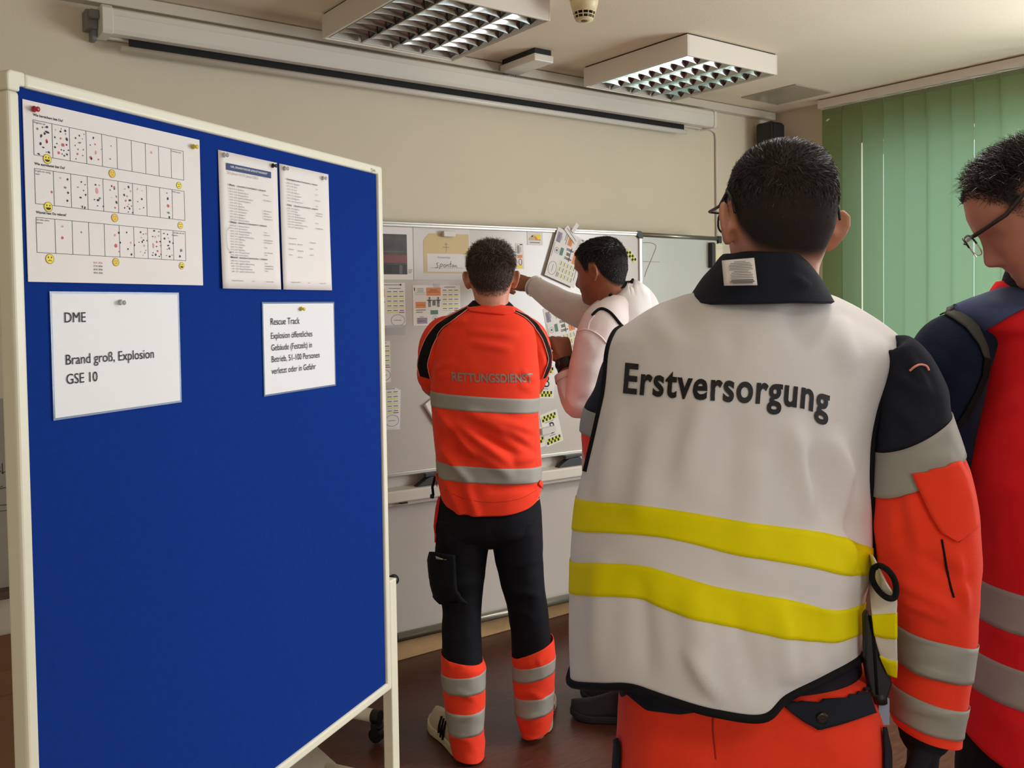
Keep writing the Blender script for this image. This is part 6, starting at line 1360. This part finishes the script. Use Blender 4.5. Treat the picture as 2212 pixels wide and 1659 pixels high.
tD = [(2212, 616, 2450, 612, 0.02, .07), (2128, 640, 2540, 640, .02, .10), (2062, 670, 2612, 668, .01, .120), (2084, 706, 2600, 706, 0, .140), (2112, 742, 2585, 745, 0, .15), (2100, 850, 2582, 860, 0, .155), (2078, 1000, 2580, 1010, 0, .155), (2096, 1130, 2570, 1140, 0, .155), (2107, 1246, 2565, 1262, 0, .155), (2104, 1328, 2566, 1344, 0, .157), (2100, 1398, 2568, 1412, 0, .158), (2092, 1476, 2570, 1492, 0, .16), (2084, 1576, 2575, 1590, 0, .163)]
fD = [(2110, 900, 2210, 850, 14, 10), (2100, 960, 2212, 920, 14, 8), (2110, 1060, 2212, 1040, 16, 6), (2130, 780, 2212, 740, 16, 8), (2100, 1350, 2200, 1380, 16, 6), (2150, 1100, 2160, 1240, 18, 6), (2090, 1000, 2120, 1080, 12, -8), (2120, 1520, 2212, 1570, 16, 8)]
GD, ND = loft(DR(tD), dD, 8, 110, fD, 0.004, 7, 91, power=2.4)
k0 = 11 * 8
for i in range(k0, len(GD)):
    t_ = (i - k0) / (len(GD) - 1 - k0); c = GD[i].mean(0); bk = np.clip(-((GD[i] - c) @ np.array(HD)) / 0.16, 0, 1); GD[i, :, 2] -= 0.035 * t_ * bk
vd = cloth('vest', GD, M_RED, Dp, cap=False, solid=0.003)
band('reflective_band', GD, ND, 64, 72, M_REFL, vd); band('reflective_band', GD, ND, 80, 88, M_REFL, vd)
GDa, NDa = limb([Dw(2128, 735, 0.0), Dw(2070, 755, 0.0), Dw(2044, 800, 0.0), Dw(2034, 880, 0.01), Dw(2030, 980, 0.03), Dw(2040, 1075, 0.08), Dw(2080, 1080, 0.26)], (.058, .070, .073, .071, .066, .062, .048), 8, 64, [(2000, 760, 2080, 850, 16, 4), (2010, 880, 2090, 800, 14, 4), (2020, 930, 2080, 900, 12, 4)], 0.004, 9, 93)
cloth('sleeve', GDa, M_FLEECE, Dp)
GDb, NDb = limb([Dw(2510, 705, 0.0), Dw(2590, 740, 0.0), Dw(2622, 800, 0.0), Dw(2634, 900, 0.01), Dw(2630, 1000, 0.04), Dw(2560, 1080, 0.22), Dw(2500, 1064, 0.30)], (.080, .079, .077, .073, .066, .055, .046), 6, 48, (), 0.004, 9, 95)
cloth('sleeve', GDb, M_FLEECE, Dp)
bD = bvh_of(GD)
patch('yoke', [(2058, 660), (2095, 645), (2128, 634), (2175, 618), (2212, 606), (2300, 602), (2400, 606), (2476, 640), (2507, 690)], [(2118, 718), (2150, 702), (2180, 687), (2212, 671), (2256, 655), (2310, 648), (2370, 656), (2430, 690), (2484, 722)], bD, M_YOKE, vd, 0.006, 12, 60, dD - 0.1, 0.003)
bDa = bvh_of(GD, GDa)
patch('armhole_binding', [(2027, 674), (2058, 690), (2086, 710), (2112, 744), (2122, 772)], [(2058, 660), (2090, 680), (2112, 706), (2131, 750), (2134, 775)], bDa, mat('olive_black_binding', (58, 58, 52), 0.8), vd, 0.004, 5, 30, dD, 0.003)
patch('armhole_binding', [(2122, 772), (2118, 810), (2104, 845), (2080, 890), (2060, 920)], [(2134, 775), (2128, 815), (2113, 850), (2088, 900), (2066, 926)], bDa, M_BLKC, vd, 0.005, 4, 30, dD, 0.003)
cD = [(2175, 660, 2480, 655, 0.01, .115), (2185, 630, 2475, 628, 0.0, .105), (2190, 600, 2465, 602, -0.01, .098), (2198, 575, 2450, 580, -0.01, .092)]
G, N = loft(DR(cD), dD, 6, 60); cloth('collar', G, M_NAVY, Dp, cap=False, solid=0.005)
G, N = loft(DR([(2152, 650, 2440, 652, .03, .095), (2156, 628, 2430, 630, .03, .088), (2168, 608, 2420, 614, .03, .08)]), dD, 6, 60); cloth('collar_lining', G, M_RED, Dp, cap=False, solid=0.004)
G, N = loft(DR([(2095, 1540, 2560, 1545, 0, .14), (2090, 1620, 2565, 1620, 0, .145), (2086, 1720, 2570, 1720, 0, .145), (2110, 1800, 2550, 1800, 0, .12)]), dD, 6, 72); trd = cloth('trousers', G, M_TROUSK, Dp)
for a, b in ((2095, 2335), (2335, 2570)):
    G, N = loft(DR([(a, 1720, b, 1720, 0, .12), (a + 10, 1900, b - 10, 1900, 0, .105), (a + 25, 2150, b - 25, 2150, .02, .085), (a + 30, 2440, b - 30, 2440, .02, .08)]), dD, 6, 48); cloth('trouser_leg', G, M_TROUSK, trd)
for sx in (-1, 1):
    hh = Dw(2335 + sx*112, 2420, .02); shoe(Dp, (hh.x - HD.x*0.06, hh.y - HD.y*0.06, 0), (hh.x + HD.x*0.3, hh.y + HD.y*0.3, 0), M_SHOEK, M_SOLEK, 0.30)
settle(Dp)
